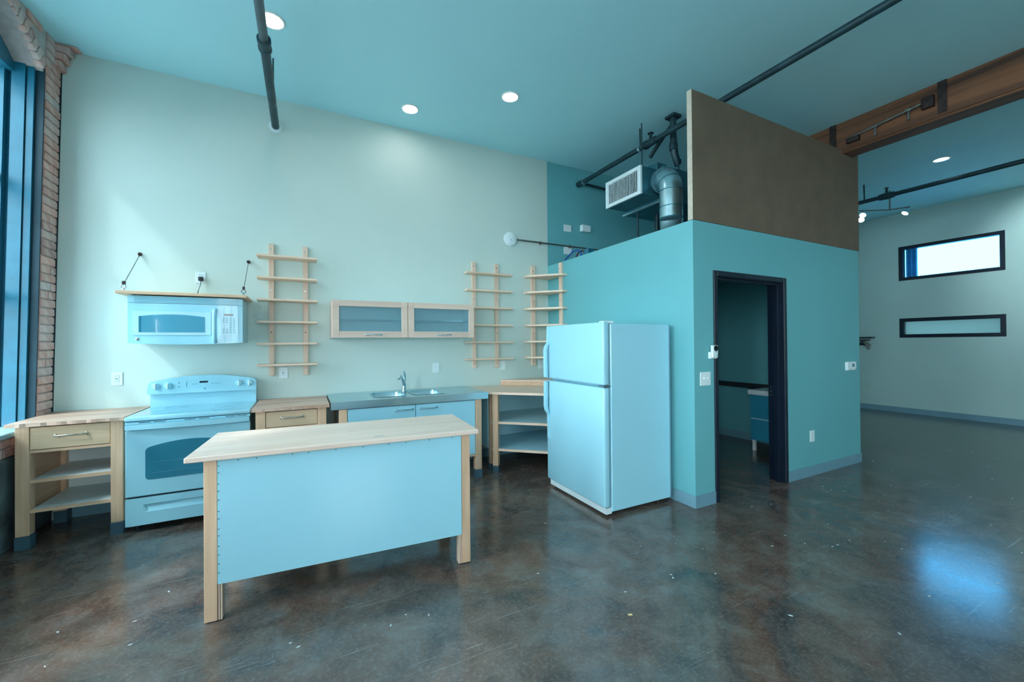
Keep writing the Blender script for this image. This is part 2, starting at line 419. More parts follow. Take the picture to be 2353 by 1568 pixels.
while z + CH < ZC + .02:
    zt = min(z + CH - .009, ZC - .003)
    if random.random() < .68: spans = [(-.214, -.008)]
    else:
        m = random.choice((-.11, -.11, -.145, -.075)); spans = [(-.214, m - .005), (m + .005, -.008)]
    for y0, y1 in spans: brick(y0, y1, z, zt, random.uniform(-.004, .004))
    # above the arch
    y = -.222 - (k % 2) * .06
    while y > -1.05:
        y0 = y - .19
        if z > max(archz(max(y0, -1.3), *WINS[0]), archz(y, *WINS[0])) + .11: brick(y0, y - .009, z, zt, random.uniform(-.004, .004))
        y -= .2
    z += CH; k += 1
# arch ring bricks on edge
a, b = WINS[0]; y = b - .03
while y > -1.0:
    zz = archz(y, a, b); sl = (archz(y + .01, a, b) - archz(y - .01, a, b)) / .02
    o_r = math.atan(sl)
    brick(y - .028, y + .028, zz + .004, zz + .104, random.uniform(-.003, .003), rot=o_r)
    y -= .066 * math.cos(o_r)
# bricks and plinth under the sill
for j, z in enumerate((.66, .7286)):
    y = -.222 - .1 * j
    while y > -1.0:
        brick(y - .191, y, z, z + .0596, random.uniform(-.006, .006)); y -= .2
# corbel stepping out over the corner
for i, (xe, z0, z1) in enumerate([(.082, 3.735, 3.795), (.104, 3.803, 3.862), (.130, 3.870, 3.925), (.178, 3.930, 3.941)]):
    b_ = obj('corbel_brick', bx(newbm(), -.02, xe, -.105 + .004 * i, -.004, z0, z1, bev=.006), 'brick', wl)
obj('corner_gap_shade', lean(B(-.02, .004, -.0075, -.0005, .66, 3.735)), 'shade_and_ledge_dark', wl)  # dark strip painted in for the shaded crack beside the back wall
pl = obj('plinth', lean(B(-.05, .012, -1.6, 0, 0, .652, bev=.006)), 'concrete_plinth', wl)
obj('sill', lean(B(-.36, .03, -1.595, -.225, .80, .835, bev=.004)), 'sill_paint', wl)

def left_window(name, a, b, label):
    r = bpy.data.objects.new(name, None); COL.objects.link(r); r.location = (0, b, .835); struct(r, label)
    z0, z1 = .836, 3.602
    for s, yj in ((-1, b), (1, a)):
        f = lambda d: yj + s * d
        def strip(nm, xo, xi, d, mat):
            y0, y1 = sorted((f(0.0), f(d))); obj(nm, lean(B(xo, xi, y0, y1, z0, z1 + .03)), mat, r)
        strip('jamb_liner', -.052, -.006, .012, 'liner_teal')
        strip('jamb_stop', -.092, -.054, .030, 'blue_paint')
        strip('jamb_groove', -.099, -.092, .012, 'blue_paint')
        strip('jamb_face', -.172, -.099, .040, 'blue_paint')
        strip('jamb_groove', -.200, -.172, .010, 'blue_paint')
        strip('jamb_box', -.300, -.200, .060, 'blue_paint')
    n = 14
    bm = newbm()
    ys = [a + (b - a) * i / n for i in range(n + 1)]
    prism(bm, [(y, archz(y, a, b) - .005) for y in ys] + [(b, z1 - .05), (a, z1 - .05)], 'x', -.30, -.16)
    obj('head', lean(bm), 'blue_paint', r)
    nc = 2 if b - a < 1.5 else 3
    for i in range(nc - 1):
        y = a + (b - a) * (i + 1) / nc; obj('mullion', lean(B(-.285, -.215, y - .03, y + .03, z0, z1)), 'blue_paint', r)
    for zm in (1.83, 2.72): obj('muntin', lean(B(-.28, -.22, a, b, zm - .035, zm + .035)), 'blue_paint', r)
    for i in range(nc):
        for za, zb in ((z0, 1.83), (1.83, 2.72), (2.72, z1)):
            y0 = a + (b - a) * i / nc; y1 = a + (b - a) * (i + 1) / nc
            obj('pane', lean(B(-.252, -.248, y0 + .03, y1 - .03, za + .03, zb - .03)), 'window_dimmed' if name == 'window_1' else 'window_glass', r)
left_window('window_1', *WINS[0], 'tall blue framed window in the brick wall')
left_window('window_4', *WINS[1], 'second tall blue framed window in the brick wall')
left_window('window_5', *WINS[2], 'added unseen third tall blue framed window in the brick wall')
left_window('window_9', *WINS[3], 'added unseen fourth tall blue framed window in the brick wall')

# partition room
D0, D1, DZ = 5.10, 6.212, 2.073
struct(obj('wall_partition_left', B(XB, XB + .1, YB + .144, 0, 0, ZBX), 'wall_teal'), 'seafoam painted partition wall behind the refrigerator')
bm = newbm(); bx(bm, XB, D0, YB, YB + .144, 0, ZBX); bx(bm, D1, XBR, YB, YB + .144, 0, ZBX); bx(bm, D0, D1, YB, YB + .144, DZ, ZBX)
struct(obj('wall_partition_front', bm, 'wall_teal'), 'seafoam painted partition wall with the dark doorway')
struct(obj('wall_partition_right', B(XBR - .1, XBR, YB + .144, 0, 0, ZBX), 'wall_teal'), 'seafoam end wall of the partition room')
struct(obj('ceiling_partition', B(XB + .1, XBR - .1, YB + .144, 0, 2.36, 2.42), 'wall_teal'), 'lid over the partition room')
def door_frame():
    r = bpy.data.objects.new('door_1', None); COL.objects.link(r); r.location = (D0, YB, 0); struct(r, 'black steel door frame standing open into a dark room')
    y0, y1 = YB - .012, YB + .156
    obj('jamb', B(D0, D0 + .05, y0, y1, 0, DZ, bev=.004), 'black_frame', r); obj('jamb', B(D1 - .05, D1, y0, y1, 0, DZ, bev=.004), 'black_frame', r)
    obj('head', B(D0 + .05, D1 - .05, y0, y1, DZ - .05, DZ, bev=.004), 'black_frame', r)
    obj('door_stop', B(D1 - .066, D1 - .05, YB + .05, YB + .10, 0, DZ - .05), 'black_frame', r)
    obj('door_stop', B(D0 + .05, D0 + .066, YB + .05, YB + .10, 0, DZ - .05), 'black_frame', r)
    obj('door_stop', B(D0 + .066, D1 - .066, YB + .05, YB + .10, DZ - .066, DZ - .05), 'black_frame', r)
    sp = obj('strike_plate', B(D1 - .053, D1 - .0495, YB + .11, YB + .145, .86, .97), 'black_plastic', r)
    for z in (.875, .915, .955): obj('screw', lathe(newbm(), [(.007, -.002), (.004, -.0045)], (D1 - .052, YB + .128, z), 'x', 8), 'chrome', sp)
door_frame()
# baseboards
struct(obj('baseboard_partition_left', B(XB - .008, XB, YB - .008, -.0, 0, .105), 'base_rubber'))
struct(obj('baseboard_partition_front', B(XB, D0, YB - .008, YB, 0, .105), 'base_rubber'))
struct(obj('baseboard_partition_door', B(D1, XBR + .008, YB - .008, YB, 0, .105), 'base_rubber'))
struct(obj('baseboard_partition_right', B(XBR, XBR + .008, YB, 0, 0, .105), 'base_rubber'))
struct(obj('baseboard_right', B(XR - .008, XR, YF, 0, 0, .105), 'base_rubber'))
struct(obj('baseboard_back', B(0, XB - .01, -.008, 0, 0, .105), 'base_rubber'))
struct(obj('baseboard_rear', B(XBR + .008, XR - .008, -.008, 0, 0, .105), 'base_rubber'))
struct(obj('baseboard_bath', B(XBR - .108, XBR - .1, YB + .15, -.02, 0, .10), 'base_rubber'))

# brown fibreboard on the partition
o = thing('fibreboard_panel', 'large brown fibreboard sheet standing on top of the seafoam partition', 'panel', (XB, YB, ZBX))
obj('sheet', B(XB + .002, XBR + .02, YB - .002, YB + .046, ZBX + .003, 3.625), 'panel_brown', o)
obj('end_face', B(XB - .003, XB + .002, YB - .002, YB + .046, ZBX + .003, 3.625), 'tan_edge', o)  # left end face, paler than the sheet

# wooden ceiling beam
XM0, ZM0 = 7.36, 3.585
o = thing('ceiling_beam', 'heavy dark timber beam with iron straps under the ceiling', 'beam', (XM0, -4.5, ZM0))
obj('timber', B(XM0, XM0 + .21, YF, 0, ZM0 + .022, ZC, bev=.006), 'beam_wood', o)
obj('timber', B(XM0 - .004, XM0 + .215, YF, 0, ZM0 - .004, ZM0 + .018, bev=.005), 'beam_wood', o)
for y in (-2.26, -3.17): obj('iron_strap', B(XM0 - .012, XM0 - .004, y - .032, y + .032, ZM0 + .05, ZC - .002), 'iron', o)
o = thing('conduit_run', 'short metal conduit with drop legs fixed along the timber beam', 'conduit', (XM0 - .03, -2.7, 3.72))
obj('tube', T([(XM0 - .03, -2.42, 3.715), (XM0 - .03, -3.08, 3.79)], .013, 10), 'conduit_metal', o, True)
for y, z in ((-2.66, 3.74), (-2.93, 3.775)):
    obj('drop_leg', T([(XM0 - .03, y, z), (XM0 - .03, y, z - .10)], .012, 10), 'conduit_metal', o, True)
    obj('fitting', lathe(newbm(), [(.02, -.025), (.022, 0), (.02, .025)], (XM0 - .03, y, z), 'y', 12), 'conduit_metal', o, True)
obj('junction_box', B(XM0 - .05, XM0 - .002, -3.12, -3.03, 3.72, 3.83, bev=.004), 'iron', o)
obj('junction_box', B(XM0 - .045, XM0 - .002, -2.52, -2.40, 3.66, 3.72, bev=.004), 'iron', o)

# ------------------------------------------------------------------ kitchen furniture
def handle(parent, x0, x1, y, z, mat='brass_nickel'):
    """bow handle standing off a front at y, facing -y"""
    pts = [(x0, y, z), (x0 + .004, y - .022, z), (x0 + .018, y - .030, z), (x1 - .018, y - .030, z), (x1 - .004, y - .022, z), (x1, y, z)]
    h = obj('handle', T(pts, [.007, .0075, .006, .006, .0075, .007], 10), mat, parent, True)
    for x in (x0, x1): obj('rosette', lathe(newbm(), [(.011, 0), (.011, -.004), (.007, -.007)], (x, y, z), 'y', 12), mat, h, True)
    return h
def leg(parent, x0, y0, w, z1, sock=0.0, mat='birch_z'):
    l = obj('leg', B(x0, x0 + w, y0, y0 + w, sock, z1, bev=.003), mat, parent)
    if sock: obj('leg_sock', B(x0 - .003, x0 + w + .003, y0 - .003, y0 + w + .003, 0, sock, bev=.002), 'sock_grey', l)
    return l

def drawer_cabinet(x0, x1, yf, yb, ztop, label, dz, sh, sock):
    o = thing('drawer_cabinet', label, 'cabinet', ((x0 + x1) / 2, (yf + yb) / 2, 0), 'drawer cabinets beside the stove')
    w = .072
    for x in (x0, x1 - w):
        for y in (yf, yb - w): leg(o, x, y, w, ztop, sock)
    xi0, xi1 = x0 + w, x1 - w
    d = obj('drawer', B(xi0 + .003, xi1 - .003, yf + .004, yf + .024, dz + .012, ztop - .012, bev=.002), 'cab_drawer', o)
    xm = (xi0 + xi1) / 2; handle(d, xm - .082, xm + .082, yf + .004, (dz + ztop) / 2 + .012)
    obj('rail', B(xi0, xi1, yf + .008, yf + .03, dz - .012, dz + .008), 'birch_x', o)
    for z in sh:
        s = obj('shelf', B(xi0, xi1, yf + .03, yb - .03, z - .02, z), 'shelf_white', o)
        obj('edge_band', B(xi0, xi1, yf + .012, yf + .03, z - .022, z), 'birch_x', s)
    obj('side_panel', B(x0 + .02, x0 + .04, yf + w, yb - w, sh[-1] - .02, ztop), 'birch_y', o); obj('side_panel', B(x1 - .04, x1 - .02, yf + w, yb - w, sh[-1] - .02, ztop), 'birch_y', o)
    obj('back_panel', B(xi0, xi1, yb - .03, yb - .018, sh[-1] - .02, ztop), 'shelf_white', o)
    return o
drawer_cabinet(.036, .611, -.605, -.03, .872, 'birch drawer cabinet with two open shelves beside the brick wall', .69, (.485, .272), .095)
drawer_cabinet(1.482, 2.028, -.695, -.05, .872, 'birch drawer cabinet between the stove and the sink', .715, (.49, .27), .095)

def worn_worktop(name, x0, x1, y0, y1, z0, z1, mat, label, wav):
    bm = newbm(); n = 24
    front = [(x0 + (x1 - x0) * i / n, y0 + wav * (math.sin(i * 1.7) + .6 * math.sin(i * 3.1 + 1))) for i in range(n + 1)]
    prism(bm, front + [(x1, y1), (x0, y1)], 'z', z0, z1)
    return tag(obj(name, bm, mat), label, 'worktop')
worn_worktop('worktop', -.002, .626, -.64, -.006, .872, .897, 'worn_top', 'worn wooden worktop with ragged front edge on the cabinet by the brick wall', .004)
worn_worktop('worktop', 1.455, 2.052, -.73, -.006, .872, .897, 'worn_top', 'strongly grained wooden worktop between the stove and the steel sink top', .002)

# --- stove
SX0, SX1, SY = .638, 1.440, -.66
st = thing('electric_stove', 'white electric stove with smooth glass cooktop and oven window', 'stove', ((SX0 + SX1) / 2, -.35, 0))
obj('body', B(SX0 + .004, SX1 - .004, SY + .03, -.05, .05, .85), 'white_enamel', st)
for x in (SX0 + .05, SX1 - .09):
    for y in (SY + .08, -.14): obj('foot', lathe(newbm(), [(.02, 0), (.02, .02), (.012, .05)], (x, y, 0), 'z', 10), 'black_plastic', st)
def recess_panel(x0, x1, z0, z1, rx0, rx1, rz0, rz1, y, th, dep):
    """drawer front with a scooped finger pull: deep under the top lip, running out towards the bottom"""
    bm = newbm()
    O = [(x0, z0), (x1, z0), (x1, z1), (x0, z1)]; I = [(rx0, rz0), (rx1, rz0), (rx1, rz1), (rx0, rz1)]
    D = [(rx0 + .03, rz0 + .004, .003), (rx1 - .03, rz0 + .004, .003), (rx1 - .02, rz1 - .010, dep), (rx0 + .02, rz1 - .010, dep)]
    vo = [bm.verts.new((p[0], y, p[1])) for p in O]; vi = [bm.verts.new((p[0], y, p[1])) for p in I]
    vd = [bm.verts.new((p[0], y + p[2], p[1])) for p in D]; vb = [bm.verts.new((p[0], y + th, p[1])) for p in O]
    for k in range(4):
        j = (k + 1) % 4
        bm.faces.new((vo[k], vo[j], vi[j], vi[k])); bm.faces.new((vi[k], vi[j], vd[j], vd[k])); bm.faces.new((vo[k], vo[j], vb[j], vb[k]))
    bm.faces.new(vd); bm.faces.new(vb)
    return bm
obj('drawer', recess_panel(SX0, SX1, .062, .268, .742, 1.336, .158, .216, SY, .03, .022), 'white_enamel', st)
obj('door_gap_shade', B(SX0 + .006, SX1 - .006, SY + .014, SY + .032, .262, .290), 'shade_and_ledge_dark', st); obj('cooktop_gap_shade', B(SX0 + .004, SX1 - .004, SY + .004, SY + .032, .854, .864), 'shade_and_ledge_dark', st)  # dark strips painted in as shade in the stove's gaps
od = obj('oven_door', B(SX0, SX1, SY, SY + .03, .282, .792, bev=.006), 'white_enamel', st)
obj('oven_window', prism(newbm(), roundrect(.757, 1.321, .404, .648, .025, 4, arch=.045), 'y', SY - .003, SY + .004), 'glass_dark', od)
obj('window_rack', B(.80, 1.28, SY - .0045, SY - .0028, .535, .538), 'glass_blue', od); obj('window_rack', B(.80, 1.28, SY - .0045, SY - .0028, .452, .455), 'glass_blue', od)
bm = newbm(); yf = lambda x: SY - .018 - .028 * (1 - ((x - 1.039) / .401) ** 2)
curved(bm, SX0 + .004, SX1 - .004, .798, .836, yf, .05, 20)
hd = obj('oven_handle', bm, 'white_enamel', od, True)
vt = obj('vent_trim', B(SX0, SX1, SY - .004, SY + .03, .838, .856), 'white_enamel', st)
for x in (.72, .81, 1.0, 1.09, 1.27, 1.35): obj('vent_slot', B(x, x + .07, SY - .0055, SY - .003, .846, .850), 'display', vt)
ct = obj('cooktop', B(SX0 - .002, SX1 + .002, SY - .02, -.085, .862, .897, bev=.010, seg=2), 'white_enamel', st, True)
obj('glass_top', B(SX0 + .025, SX1 - .025, SY + .02, -.10, .8965, .8985), 'cooktop_glass', ct)
for cx, cy, r in ((.86, -.50, .10), (1.23, -.50, .085), (.86, -.24, .08), (1.23, -.24, .10)):
    obj('burner_ring', lathe(newbm(), [(r, .0), (r, .0006), (r - .004, .0006), (r - .004, 0)], (cx, cy, .8984), 'z', 32), 'print_grey', ct)
obj('riser', B(SX0 + .006, SX1 - .006, -.11, -.05, .895, 1.02), 'white_enamel', st)
bm = newbm()
poly = [(SX0 - .006, 1.012)] + [(SX1 - .004, 1.012)] + [(SX1, 1.06), (SX1 - .006, 1.105), (SX1 - .03, 1.122)]
for i in range(1, 12):
    t = i / 12; poly.append((SX1 - .03 + (SX0 + .05 - SX1) * t, 1.122 + .045 * (1 - (2 * t - 1) ** 2)))
poly += [(SX0 + .02, 1.122), (SX0 + .002, 1.105), (SX0 - .006, 1.06)]
prism(bm, poly, 'y', -.145, -.04)
bgd = obj('backguard', bm, 'white_enamel', st)
for x in (.690, .775, 1.300, 1.383):
    kb = obj('knob', lathe(newbm(), [(.030, 0), (.030, -.006), (.025, -.010), (.022, -.022), (.0, -.024)], (x, -.145, 1.082), 'y', 20), 'white_enamel', bgd, True)
    obj('knob_grip', B(x - .005, x + .005, -.178, -.165, 1.058, 1.106, bev=.002), 'white_plastic', kb)
obj('clock_display', B(1.000, 1.062, -.148, -.144, 1.098, 1.114), 'display', bgd)
cp = obj('touch_panel', prism(newbm(), roundrect(.905, 1.165, 1.058, 1.128, .012), 'y', -.147, -.144), 'white_enamel', bgd)
obj('touch_bracket', B(.903, .908, -.1485, -.1465, 1.062, 1.112), 'print_grey', cp)
for x in (.945, .97, 1.09, 1.115, 1.14): obj('touch_mark', B(x, x + .014, -.1485, -.1465, 1.085, 1.091), 'print_grey', cp)
obj('emblem', lathe(newbm(), [(.008, 0), (.008, -.003)], (1.037, -.145, 1.043), 'y', 14), 'print_grey', bgd)
for z in (1.07, 1.105): obj('indicator', lathe(newbm(), [(.004, 0), (.004, -.002)], (.852, -.145, z), 'y', 8), 'display', bgd)

# --- hanging shelf with microwave
hs = thing('hanging_shelf', 'thin wooden shelf hung on two steel cables above the microwave', 'shelf', (.95, -.22, 1.862))
obj('board', B(.509, 1.396, -.43, -.004, 1.862, 1.886, bev=.003), 'birch_x', hs)
for xe, xw in ((.553, .547), (1.368, 1.366)):
    cb = obj('cable', T([(xe, -.40, 1.935), (xe + (xw - xe) * .5, -.2, 2.095), (xw, -.012, 2.25)], .0035, 8), 'cable_steel', hs, True)
    obj('cable_clamp', B(xe - .008, xe + .010, -.405, -.375, 1.935, 1.965, bev=.003), 'iron', cb)
    eb = obj('eye_bolt', lathe(newbm(), [(.006, 0), (.006, .022)], (xe, -.40, 1.886), 'z', 8), 'chrome', hs)
    pts = [(xe + .016 * math.cos(a), -.40, 1.922 + .016 * math.sin(a)) for a in [2 * PI * i / 14 for i in range(15)]]
    obj('eye', T(pts, .004, 8, caps=False), 'chrome', eb, True)
    wh = obj('wall_hook', T([(xw, -.002, 2.262), (xw, -.03, 2.264), (xw + .003, -.036, 2.25), (xw, -.018, 2.243)], .006, 8), 'iron', hs, True)
    obj('hook_plate', lathe(newbm(), [(.016, 0), (.016, -.004)], (xw, -.0005, 2.260), 'y', 12), 'iron', wh)
mw = thing('microwave_oven', 'white microwave with vertical handle hanging under the cable shelf', 'microwave', (.964, -.2, 1.46))
MX0, MX1 = .571, 1.357; mxc, mhw = .964, .393
my = lambda x: -.372 - .03 * (1 - ((x - mxc) / mhw) ** 2)
obj('case', B(MX0 + .004, MX1 - .002, -.36, -.006, 1.466, 1.856), 'white_enamel', mw)
zb = lambda x: 1.462 - .014 * (1 - ((x - mxc) / mhw) ** 2)
fr = obj('front', curved(newbm(), MX0, MX1, zb, 1.792, my, .03, 24), 'white_enamel', mw, True)
vg = obj('vent_grille', curved(newbm(), MX0, MX1, 1.796, 1.852, my, .03, 24), 'white_enamel', mw, True)
for i in range(4): obj('vent_slat', curved(newbm(), .615, 1.325, 1.803 + i * .0125, 1.807 + i * .0125, lambda x: my(x) - .0015, .004, 24), 'print_grey', vg)
dr = obj('door_panel', curved(newbm(), .604, 1.129, 1.528, 1.726, lambda x: my(x) - .006, .008, 20), 'white_laminate', mw, True)
obj('door_window', curved(newbm(), .645, 1.086, 1.552, lambda x: 1.683 + .018 * (1 - ((x - .866) / .22) ** 2), lambda x: my(x) - .0085, .006, 20), 'glass_blue', dr, True)
obj('window_edge_shade', curved(newbm(), .645, .660, 1.552, 1.684, lambda x: my(x) - .0095, .003, 3), 'glass_dark', dr)  # dark strip painted as shade along the window's left edge
mh = [(1.158, my(1.158), 1.752), (1.158, my(1.158) - .03, 1.735), (1.158, my(1.158) - .042, 1.68), (1.158, my(1.158) - .046, 1.61), (1.158, my(1.158) - .042, 1.54), (1.158, my(1.158) - .03, 1.485), (1.158, my(1.158), 1.468)]
obj('handle', T(mh, [.016, .017, .016, .016, .016, .017, .016], 12), 'white_enamel', mw, True)
cpn = obj('control_panel', curved(newbm(), 1.196, 1.324, 1.523, 1.725, lambda x: my(x) - .004, .006, 6), 'white_enamel', mw)
obj('display', curved(newbm(), 1.222, 1.288, 1.700, 1.716, lambda x: my(x) - .0055, .003, 3), 'display', cpn)
for r_ in range(9):
    for c_ in range(4):
        if (r_, c_) in ((3, 0), (4, 0), (5, 0), (3, 1), (4, 1), (5, 1)): continue
        x = 1.212 + c_ * .025; z = 1.672 - r_ * .0155
        obj('button', curved(newbm(), x, x + .014, z, z + .005, lambda x: my(x) - .0052, .002, 2), 'print_grey', cpn)
obj('emblem', lathe(newbm(), [(.012, 0), (.012, -.006), (.008, -.009)], (.634, my(.634) + .002, 1.495), 'y', 14), 'chrome', mw, True)
# power plug
pc = thing('appliance_plug', 'black plug with grey lead running down to the hanging shelf', 'plug', (.985, -.03, 2.05))
obj('plug', bx(newbm(), .972, 1.010, -.050, -.012, 2.043, 2.083, bev=.008, seg=2), 'black_plastic', pc, True)
obj('cord', T([(.990, -.035, 2.045), (.986, -.05, 2.0), (.972, -.05, 1.95), (.966, -.03, 1.91), (.966, -.02, 1.895)], .006, 8), 'cable_steel', pc, True)

# --- ladder shelves
SHZ = (2.315, 2.103, 1.888, 1.672, 1.460, 1.253)
def ladder(label, x0, x1, ups, dep, upw):
    o = thing('ladder_shelf', label, 'shelf', ((x0 + x1) / 2, -.1, 1.13), 'birch ladder shelves on the kitchen wall')
    for xu in ups:
        u = obj('upright', B(xu, xu + upw, -.030, -.003, 1.128, 2.456, bev=.002), 'shelf_birch_z', o)
        for z in (2.40, 1.99, 1.565, 1.18): obj('screw', lathe(newbm(), [(.006, 0), (.006, -.002)], (xu + upw * .45, -.030, z), 'y', 8), 'chrome' if z > 1.7 or z < 1.3 else 'black_plastic', u)
    for i, z in enumerate(SHZ):
        obj('shelf_board', B(x0, x1, -dep, -.031, z - .021, z, bev=.003), 'shelf_birch_x', o)
    return o
ladder('tall birch ladder shelf between the microwave and the glass cabinets', 1.448, 1.972, (1.537, 1.842), .20, .047)
ladder('birch ladder shelf just right of the glass cabinets', 3.605, 4.236, (3.715, 4.030), .14, .050)
o = thing('corner_shelf', 'birch corner ladder shelf above the refrigerator', 'shelf', (4.7, -.1, 1.13), 'birch ladder shelves on the kitchen wall')
for z in SHZ:
    z += .006
    obj('shelf_board', prism(newbm(), [(4.445, -.032), (4.842, -.032), (4.842, -.46), (4.775, -.46), (4.445, -.13)], 'z', z - .022, z), 'shelf_birch_x', o)
u = obj('upright', B(4.567, 4.625, -.030, -.003, 1.134, 2.478, bev=.002), 'shelf_birch_z', o)
for z in (2.40, 1.99, 1.565, 1.18): obj('screw', lathe(newbm(), [(.006, 0), (.006, -.002)], (4.596, -.030, z), 'y', 8), 'black_plastic', u)
u = obj('upright', B(4.812, 4.842, -.372, -.315, 1.134, 2.478, bev=.002), 'shelf_birch_z', o)
for z in (2.40, 1.99, 1.565): obj('screw', lathe(newbm(), [(.006, 0), (.006, -.002)], (4.812, -.343, z), 'x', 8), 'black_plastic', u)

# --- glass wall cabinets
def wall_cabinet(x0, x1, label):
    o = thing('wall_cabinet', label, 'cabinet', ((x0 + x1) / 2, -.18, 1.505), 'glass wall cabinets above the sink')
    z0, z1, yf = 1.505, 1.884, -.36
    obj('side_panel', B(x0 + .001, x0 + .018, yf + .022, -.004, z0, z1), 'cabinet_frame', o); obj('side_panel', B(x1 - .018, x1 - .001, yf + .022, -.004, z0, z1), 'shelf_white', o)
    obj('top_panel', B(x0 + .018, x1 - .018, yf + .022, -.004, z1 - .018, z1), 'shelf_white', o); obj('bottom_panel', B(x0 + .018, x1 - .018, yf + .022, -.004, z0, z0 + .018), 'shelf_white', o)
    obj('back_panel', B(x0 + .018, x1 - .018, -.016, -.004, z0 + .018, z1 - .018), 'shelf_white', o)
    d = obj('door', B(x0 + .002, x0 + .066, yf, yf + .021, z0, z1, bev=.002), 'cabinet_frame', o)
    obj('stile', B(x1 - .068, x1 - .002, yf, yf + .021, z0, z1, bev=.002), 'cabinet_frame', d)
    obj('rail', B(x0 + .066, x1 - .068, yf, yf + .021, z1 - .060, z1, bev=.002), 'cabinet_frame', d)
    br = obj('rail', B(x0 + .066, x1 - .068, yf, yf + .021, z0, z0 + .066, bev=.002), 'cabinet_frame', d)
    obj('pane', B(x0 + .06, x1 - .06, yf + .009, yf + .013, z0 + .06, z1 - .055), 'cabinet_glass', d)
    xm = (x0 + x1) / 2 + .02; handle(d, xm - .075, xm + .075, yf, z0 + .032, 'chrome')
    obj('glass_shelf', B(x0 + .02, x1 - .02, yf + .030, -.02, 1.690, 1.698), 'shelf_glass', o); obj('shelf_edge', B(x0 + .02, x1 - .02, yf + .024, yf + .030, 1.688, 1.697), 'glass_dark', o)
wall_cabinet(2.097, 2.845, 'wall cabinet with frosted glass door next to the tall ladder shelf')
wall_cabinet(2.846, 3.608, 'wall cabinet with frosted glass door nearer the refrigerator')

# --- sink base
sk = thing('sink_cabinet', 'white two-door sink cabinet on wooden legs', 'cabinet', (2.83, -.36, 0))
for x in (2.132, 3.472):
    for y in (-.715, -.10): leg(sk, x, y, .07, .838, .09)
for x0, x1, hx in ((2.206, 2.832, (2.642, 2.806)), (2.838, 3.468, (2.886, 3.046))):
    d = obj('door', B(x0, x1, -.712, -.692, .258, .834, bev=.002), 'white_enamel', sk); handle(d, hx[0], hx[1], -.712, .792, 'steel')
obj('bottom_rail', B(2.202, 3.472, -.705, -.06, .235, .254), 'birch_x', sk)
obj('side_panel', B(2.14, 2.158, -.645, -.10, .235, .838), 'white_laminate', sk); obj('side_panel', B(3.516, 3.534, -.645, -.10, .235, .838), 'white_laminate', sk)
obj('back_panel', B(2.202, 3.472, -.06, -.045, .235, .838), 'white_laminate', sk)
def sink_top():
    o = thing('sink_worktop', 'stainless steel worktop with two sunken sink bowls', 'sink', (2.83, -.37, .84))
    X0, X1, Y0, Y1, Z = 2.063, 3.612, -.735, -.008, .912
    bowls = [(2.47, 2.77, -.60, -.20), (2.86, 3.17, -.60, -.20)]
    xs = [X0, 2.47, 2.77, 2.86, 3.17, X1]; ysn = [Y0, -.60, -.20, Y1]
    bm = newbm()
    V = {(i, j): bm.verts.new((x, y, Z)) for i, x in enumerate(xs) for j, y in enumerate(ysn)}
    for i in range(5):
        for j in range(3):
            if j == 1 and i in (1, 3): continue
            bm.faces.new((V[i, j], V[i + 1, j], V[i + 1, j + 1], V[i, j + 1]))
    bot = [bm.verts.new(p) for p in ((X0, Y0, .842), (X1, Y0, .842), (X1, Y1, .842), (X0, Y1, .842))]
    bm.faces.new([V[i, 0] for i in range(6)] + [bot[1], bot[0]]); bm.faces.new([V[5, j] for j in range(4)] + [bot[2], bot[1]])
    bm.faces.new([V[0, j] for j in range(4)] + [bot[3], bot[0]]); bm.faces.new([V[i, 3] for i in range(6)] + [bot[2], bot[3]])
    t = obj('steel_top', bm, 'steel', o)
    for x0, x1, y0, y1 in bowls:
        bm = newbm(); loops = []
        for sx, z in ((.0, Z + .003), (-.012, Z + .003), (.003, Z - .004), (.012, .775), (.035, .755)):
            loops.append([bm.verts.new((p[0], p[1], z)) for p in roundrect(x0 + sx, x1 - sx, y0 + sx, y1 - sx, .05, 5)])
        loops = [loops[1], loops[0], loops[2], loops[3], loops[4]]
        for a, b in zip(loops, loops[1:]):
            for k in range(len(a)): bm.faces.new((a[k], a[(k + 1) % len(a)], b[(k + 1) % len(b)], b[k]))
        bm.faces.new(loops[-1])
        bw = obj('sink_bowl', bm, 'steel', o, True)
        obj('drain', lathe(newbm(), [(.04, 0), (.04, .003), (.02, .004)], ((x0 + x1) / 2, (y0 + y1) / 2, .755), 'z', 18), 'chrome', bw)
    f = thing('faucet', 'chrome single-lever faucet standing between the two sink bowls', 'faucet', (2.79, -.16, .912))
    fx, fy = 2.845, -.15
    obj('base', lathe(newbm(), [(.032, 0), (.030, .012), (.024, .02), (.022, .075), (.019, .085)], (fx, fy, .912), 'z', 20), 'chrome', f, True)
    obj('spout', T([(fx, fy, .96), (fx - .012, fy - .02, 1.01), (fx - .035, fy - .06, 1.06), (fx - .06, fy - .11, 1.088), (fx - .085, fy - .15, 1.086), (fx - .092, fy - .165, 1.06)], [.018, .016, .014, .013, .014, .014], 12), 'chrome', f, True)
    lv = obj('lever', T([(fx, fy, .995), (fx + .008, fy + .005, 1.05), (fx + .004, fy - .008, 1.09), (fx - .008, fy - .03, 1.135)], [.016, .015, .012, .007], 12), 'chrome', f, True)
sink_top()

